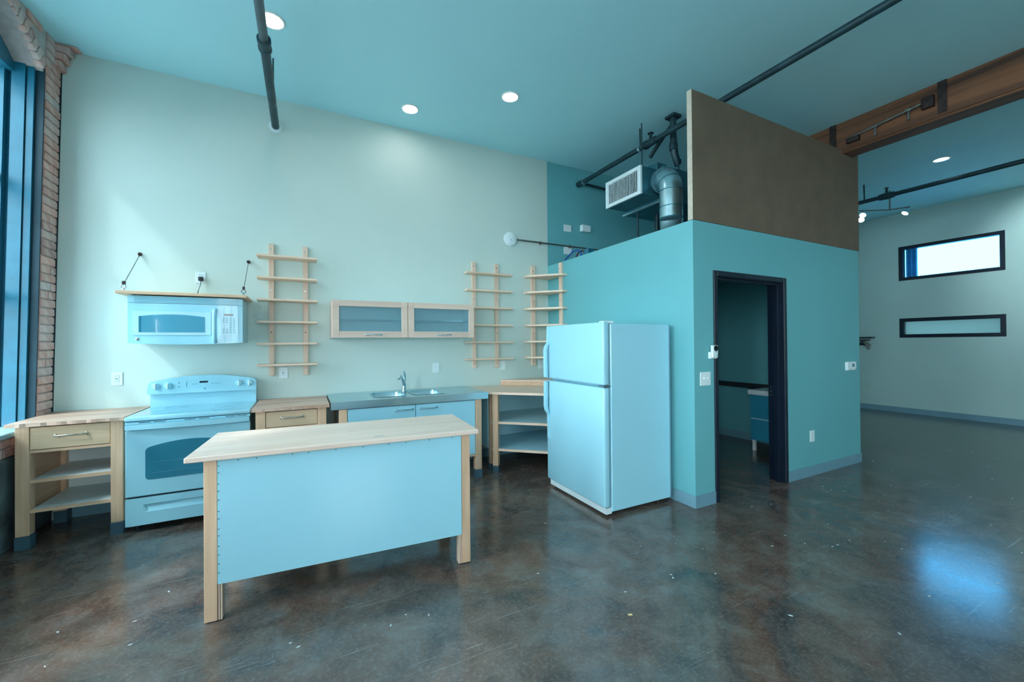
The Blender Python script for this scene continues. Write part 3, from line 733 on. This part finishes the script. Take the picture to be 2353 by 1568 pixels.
# --- corner cabinet
cc = thing('corner_cabinet', 'open corner cabinet with two white shelves half hidden by the refrigerator', 'cabinet', (4.2, -.5, 0))
PA, PB = Vector((3.70, -.62)), Vector((4.24, -1.10))
cpoly = [(3.70, -.02), (4.835, -.02), (4.835, -1.18), (4.26, -1.18)]
def diag(off): # front line pushed back by off
    d = (PB - PA).normalized(); n = Vector((-d.y, d.x)); n = n if n.y > 0 else -n
    return PA + n * off, PB + n * off
a0, b0 = diag(.03)
for z in (.545, .245):
    s = obj('shelf', prism(newbm(), [(3.74, -.05), (4.80, -.05), (4.80, -1.15), (4.30, -1.15), (b0.x, b0.y), (a0.x, a0.y)], 'z', z, z + .02), 'white_laminate', cc)
    a1, b1 = diag(.012)
    obj('edge_band', prism(newbm(), [(a1.x, a1.y), (b1.x, b1.y), (b0.x, b0.y), (a0.x, a0.y)], 'z', z - .004, z + .021), 'shelf_birch_x', s)
def dleg(c):
    d = (PB - PA).normalized(); n = Vector((-d.y, d.x)); n = n if n.y > 0 else -n
    def q(s, w, z0, z1, mat, nm, par):
        p = [c - d * s, c + d * (w + s), c + d * (w + s) + n * (w + 2 * s), c - d * s + n * (w + 2 * s)]
        return obj(nm, prism(newbm(), [(k.x, k.y) for k in p], 'z', z0, z1), mat, par)
    l = q(0, .062, .078, .868, 'birch_z', 'leg', cc); q(.003, .062, 0, .078, 'sock_grey', 'leg_sock', l)
dleg(PA + Vector((.008, -.008))); dleg(PB - (PB - PA).normalized() * .07)
leg(cc, 3.71, -.56, .05, .868, .078); leg(cc, 3.71, -.09, .06, .868, .078)
leg(cc, 4.76, -1.16, .06, .868, .078); leg(cc, 4.76, -.09, .06, .868, .078)
obj('back_panel', B(3.76, 4.80, -.045, -.03, .245, .868), 'white_laminate', cc); obj('back_panel', B(4.80, 4.815, -1.12, -.05, .245, .868), 'white_laminate', cc)
obj('side_panel', B(3.705, 3.722, -.50, -.10, .245, .868), 'white_laminate', cc)
a1, b1 = diag(.0)
tag(obj('worktop', prism(newbm(), [(3.614, -.006), (4.838, -.006), (4.838, -1.22), (4.34, -1.22), (b1.x + .04, b1.y - .06), (a1.x - .03, a1.y - .0), (3.614, -.61)], 'z', .87, .895), 'plywood_top'),
    'pale wooden corner worktop running behind the refrigerator', 'worktop')
rs = thing('corner_riser', 'low two-tier wooden riser in the corner of the worktop', 'riser', (4.5, -.2, .895))
obj('front_board', prism(newbm(), [(4.10, -.03), (4.13, -.008), (4.836, -.008), (4.836, -.52), (4.80, -.50)], 'z', .8955, .945), 'birch_x', rs)
obj('top_board', prism(newbm(), [(4.09, -.036), (4.12, -.007), (4.837, -.007), (4.837, -.53), (4.79, -.51)], 'z', .9455, .966), 'plywood_top', rs)

# --- refrigerator
fg = thing('refrigerator', 'white top-freezer refrigerator standing in front of the seafoam partition', 'refrigerator', (4.42, -1.70, 0))
FY0, FY1 = -2.132, -1.25
obj('cabinet_body', B(4.105, 4.782, FY0, FY1, .035, 1.592, bev=.006), 'white_enamel', fg)
for z0, z1 in ((.075, 1.062), (1.082, 1.606)):
    d = obj('fridge_door' if z0 < 1 else 'freezer_door', bx(newbm(), 4.028, 4.092, FY0 + .002, FY1 - .002, z0, z1, bev=.016, seg=3), 'white_enamel', fg, True)
    if z0 < 1: pts = [(4.022, 1.055), (3.985, 1.05), (3.982, .80), (3.992, .76), (4.02, .72), (4.024, .48)]
    else: pts = [(4.022, 1.09), (3.985, 1.095), (3.982, 1.36), (3.992, 1.40), (4.02, 1.44), (4.024, 1.60)]
    bm = newbm(); h = .018
    poly = pts + [(p[0] + (.022 if i in (1, 2, 3) else .012), p[1]) for i, p in reversed(list(enumerate(pts)))]
    prism(bm, [(p[0], p[1]) for p in poly], 'y', FY1 - .060, FY1 - .018)
    obj('door_handle', bm, 'white_enamel', d)
    obj('gasket', B(4.092, 4.104, FY0 + .012, FY1 - .012, z0 + .008, z1 - .01), 'base_rubber', fg)
hg = obj('hinge', B(4.035, 4.11, FY0 + .005, FY0 + .07, 1.065, 1.079), 'chrome', fg)
obj('top_hinge_cover', B(4.04, 4.15, FY0 + .01, FY0 + .07, 1.594, 1.614, bev=.004), 'white_plastic', fg)
obj('base_grille', B(4.05, 4.11, FY0 + .01, FY1 - .03, .02, .068), 'white_plastic', fg)
for y in (FY0 + .08, FY1 - .08):
    for x in (4.16, 4.70): obj('foot', lathe(newbm(), [(.022, 0), (.022, .02), (.012, .04)], (x, y, 0), 'z', 10), 'black_plastic', fg)
obj('side_edge_trim', B(4.778, 4.788, FY0 - .003, FY0 + .006, .04, 1.585), 'base_rubber', fg)

# --- island
isl = thing('kitchen_island', 'kitchen island with white back panel on birch legs', 'island', (1.388, -2.152, 0), rotz=-math.atan2(.085, 1.427), local=True)
IW = 1.432
def ileg(x0, y0, inner):
    l = obj('leg', B(x0, x0 + .057, y0, y0 + .057, .006, .842, bev=.002), 'birch_z', isl)
    xi = x0 + .057 if inner > 0 else x0
    obj('glide', B(x0 + .012, x0 + .057, y0 + .012, y0 + .05, 0, .006), 'black_plastic', l)
    s = inner
    for i, (o0, o1) in enumerate(((.0035, .010), (.0135, .021))):
        xa, xb = sorted((xi + s * o0, xi + s * o1)); obj('lamination', B(xa, xb, y0 + .004, y0 + .057, .006, .842), 'shelf_birch_z', l)
for y in (0, .52): ileg(0, y, 1); ileg(IW - .057, y, -1)
bp_ = obj('back_panel', B(.060, IW - .060, -.004, .012, .195, .838), 'white_enamel', isl)
for i in range(13):
    z = .25 + i * .047 + random.uniform(-.008, .008); obj('staple', B(.0615, .069, -.0055, -.003, z, z + .003), 'iron', bp_)
for i in range(10):
    x = .12 + i * .13 + random.uniform(-.03, .03); obj('staple', B(x, x + .006, -.0055, -.003, .828, .832), 'iron', bp_)
obj('side_panel', B(.02, .038, .06, .515, .195, .84), 'white_laminate', isl); obj('side_panel', B(IW - .038, IW - .02, .06, .515, .195, .84), 'white_laminate', isl)
for z in (.197, .50): obj('shelf', B(.04, IW - .04, .02, .56, z, z + .02), 'white_laminate', isl)
it = thing('island_top', 'thick butcher block top with overhang on the kitchen island', 'worktop', (1.388, -2.152, 0), rotz=-math.atan2(.085, 1.427), local=True)
obj('slab', B(-.074, 1.484, -.032, .618, .843, .872, bev=.004), 'butcher_block', it)
obj('screw_plate', B(.84, .90, .045, .056, .8721, .8726), 'chrome', it)

# ------------------------------------------------------------------ outlets, switches and wall devices
def plate(label, cx, cz, w, h, y, kind, axis='y', cat='outlet', mat='white_plastic'):
    """wall plate; axis 'y' faces -y at y, axis 'x' faces -x at x=y (cx is then the y coordinate)"""
    nm = {'outlet': 'power_outlet', 'switch': 'light_switch', 'double': 'light_switch', 'blank': 'blank_plate', 'gfci': 'power_outlet'}[kind]
    loc = (cx, y, cz - h / 2) if axis == 'y' else (y, cx, cz - h / 2)
    o = thing(nm, label, cat, loc, 'white wall plates')
    def R(x0, x1, d0, d1, z0, z1, bev=0.0):
        return B(cx + x0, cx + x1, y - d1, y - d0, cz + z0, cz + z1, bev=bev) if axis == 'y' else B(y - d1, y - d0, cx + x0, cx + x1, cz + z0, cz + z1, bev=bev)
    obj('cover_plate', R(-w / 2, w / 2, .0005, .007, -h / 2, h / 2, .002), mat, o)
    if kind == 'outlet':
        for s in (-1, 1):
            r = obj('receptacle', R(-.017, .017, .0065, .0095, s * .021 - .013, s * .021 + .013, .001), mat, o)
            for t in (-.007, .007): obj('slot', R(t - .0015, t + .0015, .009, .0102, s * .021 - .002, s * .021 + .007), 'print_grey', r)
            obj('slot', R(-.0025, .0025, .009, .0102, s * .021 - .009, s * .021 - .005), 'print_grey', r)
    elif kind == 'gfci':
        r = obj('receptacle', R(-.018, .018, .0065, .0095, -.036, .036, .001), mat, o)
        for s in (-1, 1):
            for t in (-.007, .007): obj('slot', R(t - .0015, t + .0015, .009, .0102, s * .023 - .004, s * .023 + .005), 'print_grey', r)
        obj('reset_button', R(-.008, .008, .009, .0108, -.005, .005), 'print_grey', r)
    elif kind in ('switch', 'double'):
        for t in ((0,) if kind == 'switch' else (-.023, .023)):
            obj('toggle', R(t - .005, t + .005, .007, .018, -.002, .014, .001), mat, o)
            for s in (-1, 1): obj('screw', R(t - .002, t + .002, .0068, .0078, s * .03 - .002, s * .03 + .002), 'print_grey', o)
    return o
plate('white outlet low on the wall left of the stove', .391, 1.153, .076, .115, 0, 'gfci')
plate('white outlet with black plug above the microwave shelf', .984, 2.079, .080, .107, 0, 'outlet')
plate('white outlet below the tall ladder shelf', 1.661, 1.153, .080, .112, 0, 'gfci')
plate('white switch on the wall right of the faucet', 3.252, 1.146, .078, .118, 0, 'switch', cat='switch')
plate('white plate under the ladder shelf right of the glass cabinets', 4.134, 1.150, .084, .116, 0, 'blank', cat='plate')
plate('white switch partly hidden behind the refrigerator top edge', 4.722, 1.148, .080, .118, 0, 'switch', cat='switch')
plate('upper blank white plate in the teal nook', 5.178, 3.058, .132, .097, 0, 'blank', cat='plate')
plate('lower blank white plate in the teal nook beside the cables', 5.178, 2.740, .132, .105, 0, 'blank', cat='plate')
plate('double light switch left of the dark doorway', 4.980, 1.110, .134, .118, YB, 'double', cat='switch')
plate('white outlet low on the seafoam wall right of the doorway', 6.66, .42, .085, .118, YB, 'outlet')
plate('faint outlet low on the far wall', -.574, .48, .10, .13, XR, 'outlet', axis='x', mat='wall_far')

o = thing('nook_sensor', 'small white box sensor on the teal nook wall', 'sensor', (5.47, -.02, 3.03))
obj('housing', bx(newbm(), 5.392, 5.548, -.06, -.001, 3.032, 3.128, bev=.008), 'white_plastic', o)
obj('face_cover', B(5.40, 5.54, -.066, -.06, 3.05, 3.12, bev=.002), 'white_plastic', o)
o = thing('thermostat', 'white thermostat near the right edge of the seafoam wall', 'thermostat', (7.46, YB, 1.09))
obj('housing', bx(newbm(), 7.36, 7.555, YB - .03, YB - .0005, 1.092, 1.190, bev=.005), 'white_plastic', o)
obj('screen', B(7.458, 7.505, YB - .0325, YB - .0295, 1.132, 1.166), 'glass_dark', o)
for x in (7.42, 7.525): obj('button', B(x, x + .012, YB - .0325, YB - .0295, 1.10, 1.108), 'print_grey', o)
o = thing('fan_remote', 'white remote control in a wall holder beside the doorway', 'remote', (5.07, YB, 1.28))
obj('holder', bx(newbm(), 5.020, 5.112, YB - .028, YB - .0005, 1.283, 1.345, bev=.008, seg=2), 'white_plastic', o)
rm = obj('remote_body', bx(newbm(), 5.034, 5.110, YB - .040, YB - .012, 1.290, 1.404, bev=.01, seg=2), 'white_plastic', o)
obj('dial', lathe(newbm(), [(.026, 0), (.026, -.002), (.018, -.002), (.018, 0)], (5.076, YB - .0405, 1.376), 'y', 20), 'black_plastic', rm)
obj('button', lathe(newbm(), [(.009, 0), (.009, -.003)], (5.076, YB - .0405, 1.378), 'y', 12), 'black_plastic', rm)
for x, z in ((5.07, 1.340), (5.082, 1.310)): obj('button', B(x, x + .012, YB - .0425, YB - .0402, z, z + .008), 'print_grey', rm)

o = thing('smoke_detector', 'round white smoke detector on the wall at the end of a conduit', 'detector', (4.263, -.02, 2.72))
obj('base', lathe(newbm(), [(.092, -.001), (.092, -.015), (.086, -.02)], (4.263, 0, 2.803), 'y', 28), 'white_plastic', o, True)
obj('cover', lathe(newbm(), [(.082, -.02), (.080, -.036), (.05, -.045), (0, -.047)], (4.263, 0, 2.803), 'y', 28), 'white_plastic', o, True)
obj('sensor_led', lathe(newbm(), [(.008, -.043), (.006, -.049)], (4.255, 0, 2.785), 'y', 10), 'print_grey', o)
o = thing('wall_conduit', 'thin metal conduit running along the wall from the smoke detector', 'conduit', (4.9, -.02, 2.79))
obj('tube', T([(4.35, -.018, 2.803), (5.75, -.018, 2.800)], .010, 10), 'conduit_metal', o, True)
for x in (4.72, 5.20): obj('strap', B(x - .009, x + .009, -.032, -.0005, 2.775, 2.817), 'conduit_metal', o)

for nm, mat, pts, lab in (('blue_cable', 'blue_cable', [(4.97, -.12, 2.43), (4.98, -.24, 2.56), (4.99, -.40, 2.635), (4.99, -.50, 2.625), (4.99, -.56, 2.58), (4.99, -.60, 2.44)], 'blue cable looping over the top of the partition'),
                          ('red_cable', 'red_cable', [(5.05, -.36, 2.43), (5.05, -.37, 2.56), (5.05, -.44, 2.625), (5.05, -.52, 2.62), (5.05, -.60, 2.57), (5.05, -.62, 2.43)], 'dark red cable looping beside the blue cable')):
    tag(obj(nm, T(pts, .011, 8), mat, None, True), lab, 'cable')
tag(obj('cable_clamp', bx(newbm(), 4.96, 5.06, -.74, -.66, 2.425, 2.60, bev=.008), 'blue_paint'), 'dark blue cable clamp standing behind the partition top', 'clamp')

# ------------------------------------------------------------------ air handler and ducts above the partition
hv = thing('air_handler', 'ceiling hung air handler with white louvred grille', 'air handler', (5.9, -1.1, 3.06))
obj('plenum', B(5.215, 5.52, -1.39, -.815, 3.098, 3.408), 'hvac_metal', hv)
obj('fan_housing', B(5.52, 6.75, -1.44, -.77, 3.06, 3.45, bev=.006), 'hvac_metal', hv)
obj('seam_flange', B(5.505, 5.53, -1.45, -.76, 3.052, 3.072), 'galvanised', hv)
g = obj('grille_frame', B(5.19, 5.215, -1.396, -1.352, 3.093, 3.412), 'white_plastic', hv)
obj('frame_side', B(5.19, 5.215, -.855, -.81, 3.093, 3.412), 'white_plastic', g)
obj('frame_side', B(5.19, 5.215, -1.352, -.855, 3.093, 3.132), 'white_plastic', g); obj('frame_side', B(5.19, 5.215, -1.352, -.855, 3.372, 3.412), 'white_plastic', g)
obj('grille_shade', B(5.2135, 5.2145, -1.352, -.855, 3.132, 3.372), 'shade_and_ledge_dark', hv)  # dark sheet painted in as shade behind the louvres
for i in range(20):
    y = -1.338 + i * .0249
    bm = prism(newbm(), [(5.192, y - .001), (5.195, y - .005), (5.213, y + .006), (5.210, y + .010)], 'z', 3.132, 3.372); obj('louvre', bm, 'white_plastic', hv)
for x, y in ((5.30, -1.31), (6.5, -1.42), (6.5, -.80)):
    obj('hanger_rod', T([(x, y, 3.40), (x, y, ZC - .001)], .007, 8), 'dark_pipe', hv)
dc = thing('sheet_metal_duct', 'round galvanised duct bending down from the air handler', 'duct', (5.33, -1.6, 2.43))
R_ = .118; path = [(5.42, -1.470, 3.235)]
for i in range(0, 10):
    a = PI / 2 * i / 9; path.append((5.40 - .08 * math.sin(a), -1.50 - .20 * math.sin(a), 3.035 + .20 * math.cos(a)))
path += [(5.32, -1.70, 2.95), (5.32, -1.70, 2.74)]
obj('elbow_and_drop', T(path, R_, 32), 'galvanised', dc, True)
obj('lower_bend', T([(5.32, -1.70, 2.735), (5.33, -1.692, 2.70), (5.38, -1.66, 2.62), (5.43, -1.63, 2.565)], R_ * .99, 32), 'galvanised', dc, True)
for k in (1, 4, 7, 10):
    p, q = Vector(path[k]), Vector(path[k + 1]); d = (q - p).normalized()
    obj('seam_band', T([p - d * .004, p + d * .004], R_ + .004, 32), 'hvac_metal', dc, True)
for z in (2.86, 2.745): obj('seam_band', T([(5.32, -1.70, z - .004), (5.32, -1.70, z + .004)], R_ + .003, 32), 'hvac_metal', dc, True)
obj('collar', T([(5.42, -1.452, 3.235), (5.42, -1.472, 3.235)], R_ + .012, 32), 'galvanised', dc, True)

vp = thing('vertical_drain_pipe', 'dark vertical pipe and strap behind the duct', 'pipe', (6.0, -1.6, 3.3))
obj('pipe', T([(5.50, -1.58, ZC - .002), (5.50, -1.58, 3.72), (5.52, -1.58, 3.52), (5.58, -1.57, 3.42), (5.60, -1.56, 3.47)], [.034, .034, .038, .038, .034], 16), 'dark_pipe', vp, True)
obj('ceiling_strap', B(5.44, 5.56, -1.64, -1.52, ZC - .03, ZC - .002), 'dark_pipe', vp)
obj('side_run', T([(5.50, -1.58, 3.86), (5.50, -1.40, 3.74), (5.50, -1.24, 3.62)], .022, 10), 'dark_pipe', vp, True)
obj('coupling', lathe(newbm(), [(.042, -.04), (.046, 0), (.042, .04)], (5.50, -1.58, 3.60), 'z', 16), 'dark_pipe', vp, True)
jb = thing('junction_box', 'small metal junction box on top of the air handler', 'box', (5.64, -1.2, 3.45))
obj('box', B(5.58, 5.74, -1.27, -1.08, 3.451, 3.57, bev=.004), 'hvac_metal', jb); obj('knockout', lathe(newbm(), [(.025, 0), (.025, -.01)], (5.66, -1.27, 3.51), 'y', 12), 'chrome', jb)
for x, y, r, lab in ((5.55, -.98, .014, 'thin dark standpipe under the air handler'), (5.84, -1.02, .026, 'thicker dark standpipe under the air handler')):
    tag(obj('standpipe', T([(x, y, 2.42), (x, y, 3.062)], r, 12), 'dark_pipe', None, True), lab, 'pipe')
tag(obj('insulation_board', B(5.92, 6.55, -.95, -.90, 2.42, 3.0), 'pipe_plain'), 'grey board standing in the nook behind the standpipes', 'board')
vl = thing('valve_assembly', 'small pipe valve behind the bottom of the duct', 'valve', (5.55, -1.45, 2.5))
obj('run', T([(5.42, -1.36, 2.60), (5.60, -1.50, 2.66)], .018, 10), 'dark_pipe', vl, True); obj('stem', T([(5.47, -1.40, 2.42), (5.47, -1.40, 2.72)], .008, 8), 'dark_pipe', vl)
obj('body', lathe(newbm(), [(.03, -.04), (.036, 0), (.03, .04)], (5.52, -1.44, 2.635), 'x', 12), 'pipe_plain', vl, True)

# ------------------------------------------------------------------ sprinkler pipes
p1 = thing('sprinkler_pipe', 'dark sprinkler pipe ending at the cream kitchen wall', 'pipe', (1.61, -1.5, 3.62), 'sprinkler pipes under the ceiling')
PZ = 3.655
obj('pipe', T([(1.603, -.002, PZ), (1.603, -1.28, PZ - .005)], .034, 16), 'dark_pipe', p1, True)
obj('pipe', T([(1.603, -1.28, PZ - .005), (1.603, -4.0, PZ - .01), (1.603, YF, PZ - .02)], .030, 16), 'pipe_plain', p1, True)
obj('escutcheon', lathe(newbm(), [(.034, -.002), (.062, -.003), (.058, -.010), (.036, -.014)], (1.603, 0, PZ), 'y', 24), 'white_plastic', p1, True)
obj('coupling', lathe(newbm(), [(.036, -1.34), (.046, -1.335), (.046, -1.30), (.041, -1.295), (.041, -1.25), (.046, -1.245), (.046, -1.22), (.036, -1.215)], (1.603, 0, PZ - .004), 'y', 20), 'dark_pipe', p1, True)
obj('pipe_mark', lathe(newbm(), [(.0345, -.47), (.0355, -.468), (.0345, -.46)], (1.603, 0, PZ), 'y', 18), 'white_plastic', p1)
obj('hanger_rod', T([(1.625, -.70, PZ + .02), (1.622, -.66, ZC - .001)], .006, 8), 'dark_pipe', p1)
p2 = thing('sprinkler_pipe', 'long dark sprinkler pipe passing over the brown fibreboard', 'pipe', (5.367, -3, 3.68), 'sprinkler pipes under the ceiling')
PX, PZ2 = 5.367, 3.705
obj('pipe', T([(PX, -.06, PZ2), (PX, -3.0, PZ2), (PX, YF, PZ2)], .030, 16), 'dark_pipe', p2, True)
obj('end_elbow', T([(PX, -.01, PZ2), (PX, -.13, PZ2)], [.04, .04], 16), 'dark_pipe', p2, True); obj('end_ring', T([(PX, -.135, PZ2), (PX, -.15, PZ2)], .043, 16), 'galvanised', p2, True)
obj('branch', T([(PX, -.10, PZ2 - .01), (5.90, -.10, PZ2 - .03)], .018, 12), 'dark_pipe', p2, True)
obj('coupling', lathe(newbm(), [(.032, -.10), (.042, -.095), (.042, .02), (.048, .025), (.048, .06), (.032, .065)], (PX, -1.36, PZ2), 'y', 16), 'dark_pipe', p2, True)
sp = obj('sprinkler_head', T([(PX, -1.38, PZ2 + .02), (PX, -1.38, PZ2 + .10)], [.022, .014], 12), 'dark_pipe', p2, True)
obj('deflector', lathe(newbm(), [(.034, 0), (.034, .006)], (PX, -1.38, PZ2 + .10), 'z', 14), 'dark_pipe', sp)
obj('hanger_rod', T([(PX, -1.22, PZ2 + .02), (PX, -1.215, ZC - .001)], .008, 8), 'dark_pipe', p2); obj('hanger_ring', T([(PX, -1.20, PZ2), (PX, -1.225, PZ2)], .036, 14), 'galvanised', p2, True)
p3 = thing('sprinkler_pipe', 'dark sprinkler pipe in the far room beyond the timber beam', 'pipe', (9.89, -3, 3.64), 'sprinkler pipes under the ceiling')
obj('pipe', T([(9.89, -.05, 3.668), (9.89, YF, 3.668)], .032, 16), 'dark_pipe', p3, True)
obj('coupling', lathe(newbm(), [(.034, -.10), (.045, -.09), (.055, 0), (.045, .09), (.034, .10)], (9.89, -1.82, 3.668), 'y', 16), 'dark_pipe', p3, True)
sp = obj('sprinkler_head', T([(9.89, -1.82, 3.70), (9.89, -1.82, 3.79)], [.02, .014], 12), 'dark_pipe', p3, True); obj('deflector', lathe(newbm(), [(.03, 0), (.03, .006)], (9.89, -1.82, 3.79), 'z', 14), 'dark_pipe', sp)
obj('hanger_rod', T([(9.89, -1.54, 3.69), (9.89, -1.536, ZC - .001)], .010, 8), 'dark_pipe', p3)

# ------------------------------------------------------------------ lamps
def downlight(x, y, r, mat, label, inset=0.0):
    o = thing('recessed_light', label, 'ceiling light', (x, y, ZC - .012), 'recessed ceiling lights')
    obj('trim_ring', lathe(newbm(), [(r, 0), (r, -.005), (r - .008, -.010), (r - .016, -.008), (r - .018, 0)], (x, y, ZC - .0005), 'z', 32), 'white_plastic', o, True)
    obj('lens', lathe(newbm(), [(r - .018, 0), (r - .03, -.004), (0, -.006)], (x, y, ZC - .001), 'z', 28), mat, o, True)
downlight(1.640, -1.14, .095, 'lamp_warm', 'warm recessed ceiling light right behind the sprinkler pipe')
downlight(2.866, -.43, .092, 'lamp_glow', 'lit recessed ceiling light nearest the cream wall')
downlight(3.725, -1.09, .092, 'lamp_glow', 'lit recessed ceiling light further from the cream wall')
downlight(9.735, -2.472, .095, 'lamp_dim', 'dim recessed ceiling light beyond the timber beam')
tl = thing('track_light', 'small track light with silver spot heads beyond the brown panel', 'track light', (10.3, -1.6, 3.5))
obj('bar', T([(10.2, -1.35, 3.62), (10.6, -1.60, 3.62), (10.62, -1.85, 3.60)], .010, 8), 'conduit_metal', tl, True)
obj('stem', T([(10.6, -1.60, 3.62), (10.6, -1.60, ZC - .001)], .010, 8), 'conduit_metal', tl)
def spot_head(p, d):
    p, d = Vector(p), Vector(d).normalized()
    h = obj('spot_head', T([p, p + d * .03, p + d * .10], [.018, .03, .05], 16), 'chrome', tl, True)
    obj('bulb', T([p + d * .1005, p + d * .104], .044, 16), 'lamp_dim', h)
spot_head((10.62, -1.84, 3.58), (-.3, .25, -.5)); spot_head((10.25, -1.40, 3.60), (-.4, .0, -.4)); spot_head((10.22, -1.37, 3.52), (-.4, -.1, -.4))

sl = bpy.data.lights.new('added_wall_spot', 'SPOT'); sl.energy = 260; sl.spot_size = math.radians(75); sl.spot_blend = 1.0; sl.color = (.85, .97, 1.0); sl.shadow_soft_size = .05  # unseen spot added for the glow on the right wall
so = bpy.data.objects.new('added_wall_spot', sl); COL.objects.link(so); so.location = (10.75, -3.55, 3.60)
so.rotation_euler = (Vector((12.37, -3.2, 2.85)) - Vector(so.location)).to_track_quat('-Z', 'Y').to_euler()
spot_head((10.66, -3.55, 3.63), (.9, .1, -.35)); obj('bar', T([(10.66, -3.55, 3.64), (10.66, -3.55, ZC - .001)], .010, 8), 'conduit_metal', tl)  # unseen head and bar added at the extra spot
# ------------------------------------------------------------------ far wall rack
o = thing('folding_wall_rack', 'dark folding wall rack with angled struts on the far wall', 'rack', (XR - .1, -.45, 1.28))
obj('top_bar', B(XR - .16, XR - .002, -.70, -.08, 1.475, 1.505), 'dark_pipe', o)
obj('lower_bar', B(XR - .12, XR - .002, -.62, -.08, 1.425, 1.448), 'black_plastic', o)
obj('strut', T([(XR - .05, -.54, 1.43), (XR - .05, -.25, 1.18)], .018, 8), 'dark_pipe', o); obj('strut', T([(XR - .05, -.52, 1.43), (XR - .05, -.62, 1.25)], .018, 8), 'conduit_metal', o)
obj('brace', B(XR - .04, XR - .002, -.56, -.08, 1.33, 1.37), 'black_plastic', o); obj('hook', T([(XR - .08, -.60, 1.39), (XR - .08, -.66, 1.33), (XR - .08, -.62, 1.27)], .014, 8), 'conduit_metal', o, True)

# ------------------------------------------------------------------ inside the partition room
va = thing('vanity_cabinet', 'blue bathroom vanity on short legs seen through the doorway', 'vanity', (7.3, -1.6, 0))
obj('body', B(7.10, 7.588, -1.95, -1.40, .14, .735), 'vanity_blue', va)
dv = obj('door', B(7.085, 7.10, -1.94, -1.41, .15, .725, bev=.002), 'vanity_blue', va)
obj('door_rail', B(7.079, 7.085, -1.93, -1.42, .42, .432), 'white_laminate', dv)
for y in (-1.93, -1.45):
    for x in (7.11, 7.54): obj('leg', B(x, x + .035, y, y + .035, 0, .14), 'shelf_white', va)
obj('basin_top', bx(newbm(), 7.06, 7.588, -1.98, -1.385, .736, .80, bev=.008), 'white_plastic', va)
obj('tap', T([(7.50, -1.65, .80), (7.50, -1.65, .86), (7.42, -1.65, .88)], .012, 8), 'chrome', va, True)
tag(obj('wall_ledge', B(7.54, 7.595, -1.38, -.03, .76, .83, bev=.004), 'shade_and_ledge_dark'), 'dark ledge along the wall inside the doorway', 'ledge')

# ------------------------------------------------------------------ litter on the floor
tag(obj('yellow_chip', bx(newbm(), 0, .022, 0, .011, 0, .004, bev=.001), 'debris_yellow'), 'tiny yellow chip lying on the floor', 'chip')
c_ = bpy.data.objects['yellow_chip']; c_.location = (3.372, -3.113, .0005); c_.rotation_euler = (0, 0, -.4)
bm = newbm()
for i in range(150):
    x, y = random.uniform(.6, 9.5), random.uniform(-4.0, -.9)
    if 1.2 < x < 3.0 and -2.3 < y < -1.4: continue
    if 3.6 < x < 7.8 and y > -2.45: continue
    if x < 4 and y > -1.0: continue
    s = random.uniform(.003, .008); a = random.uniform(0, PI); u, v = Vector((math.cos(a), math.sin(a))), Vector((-math.sin(a), math.cos(a)))
    c = Vector((x, y)); P = [c + u * s * 1.6, c + v * s * .6, c - u * s * 1.4, c - v * s * .7]
    prism(bm, [(p.x, p.y) for p in P], 'z', .0003, .002)
fl = obj('paint_flecks', bm, 'debris_white'); fl['kind'] = 'stuff'; tag(fl, 'scattered pale paint flecks on the concrete floor', 'debris')
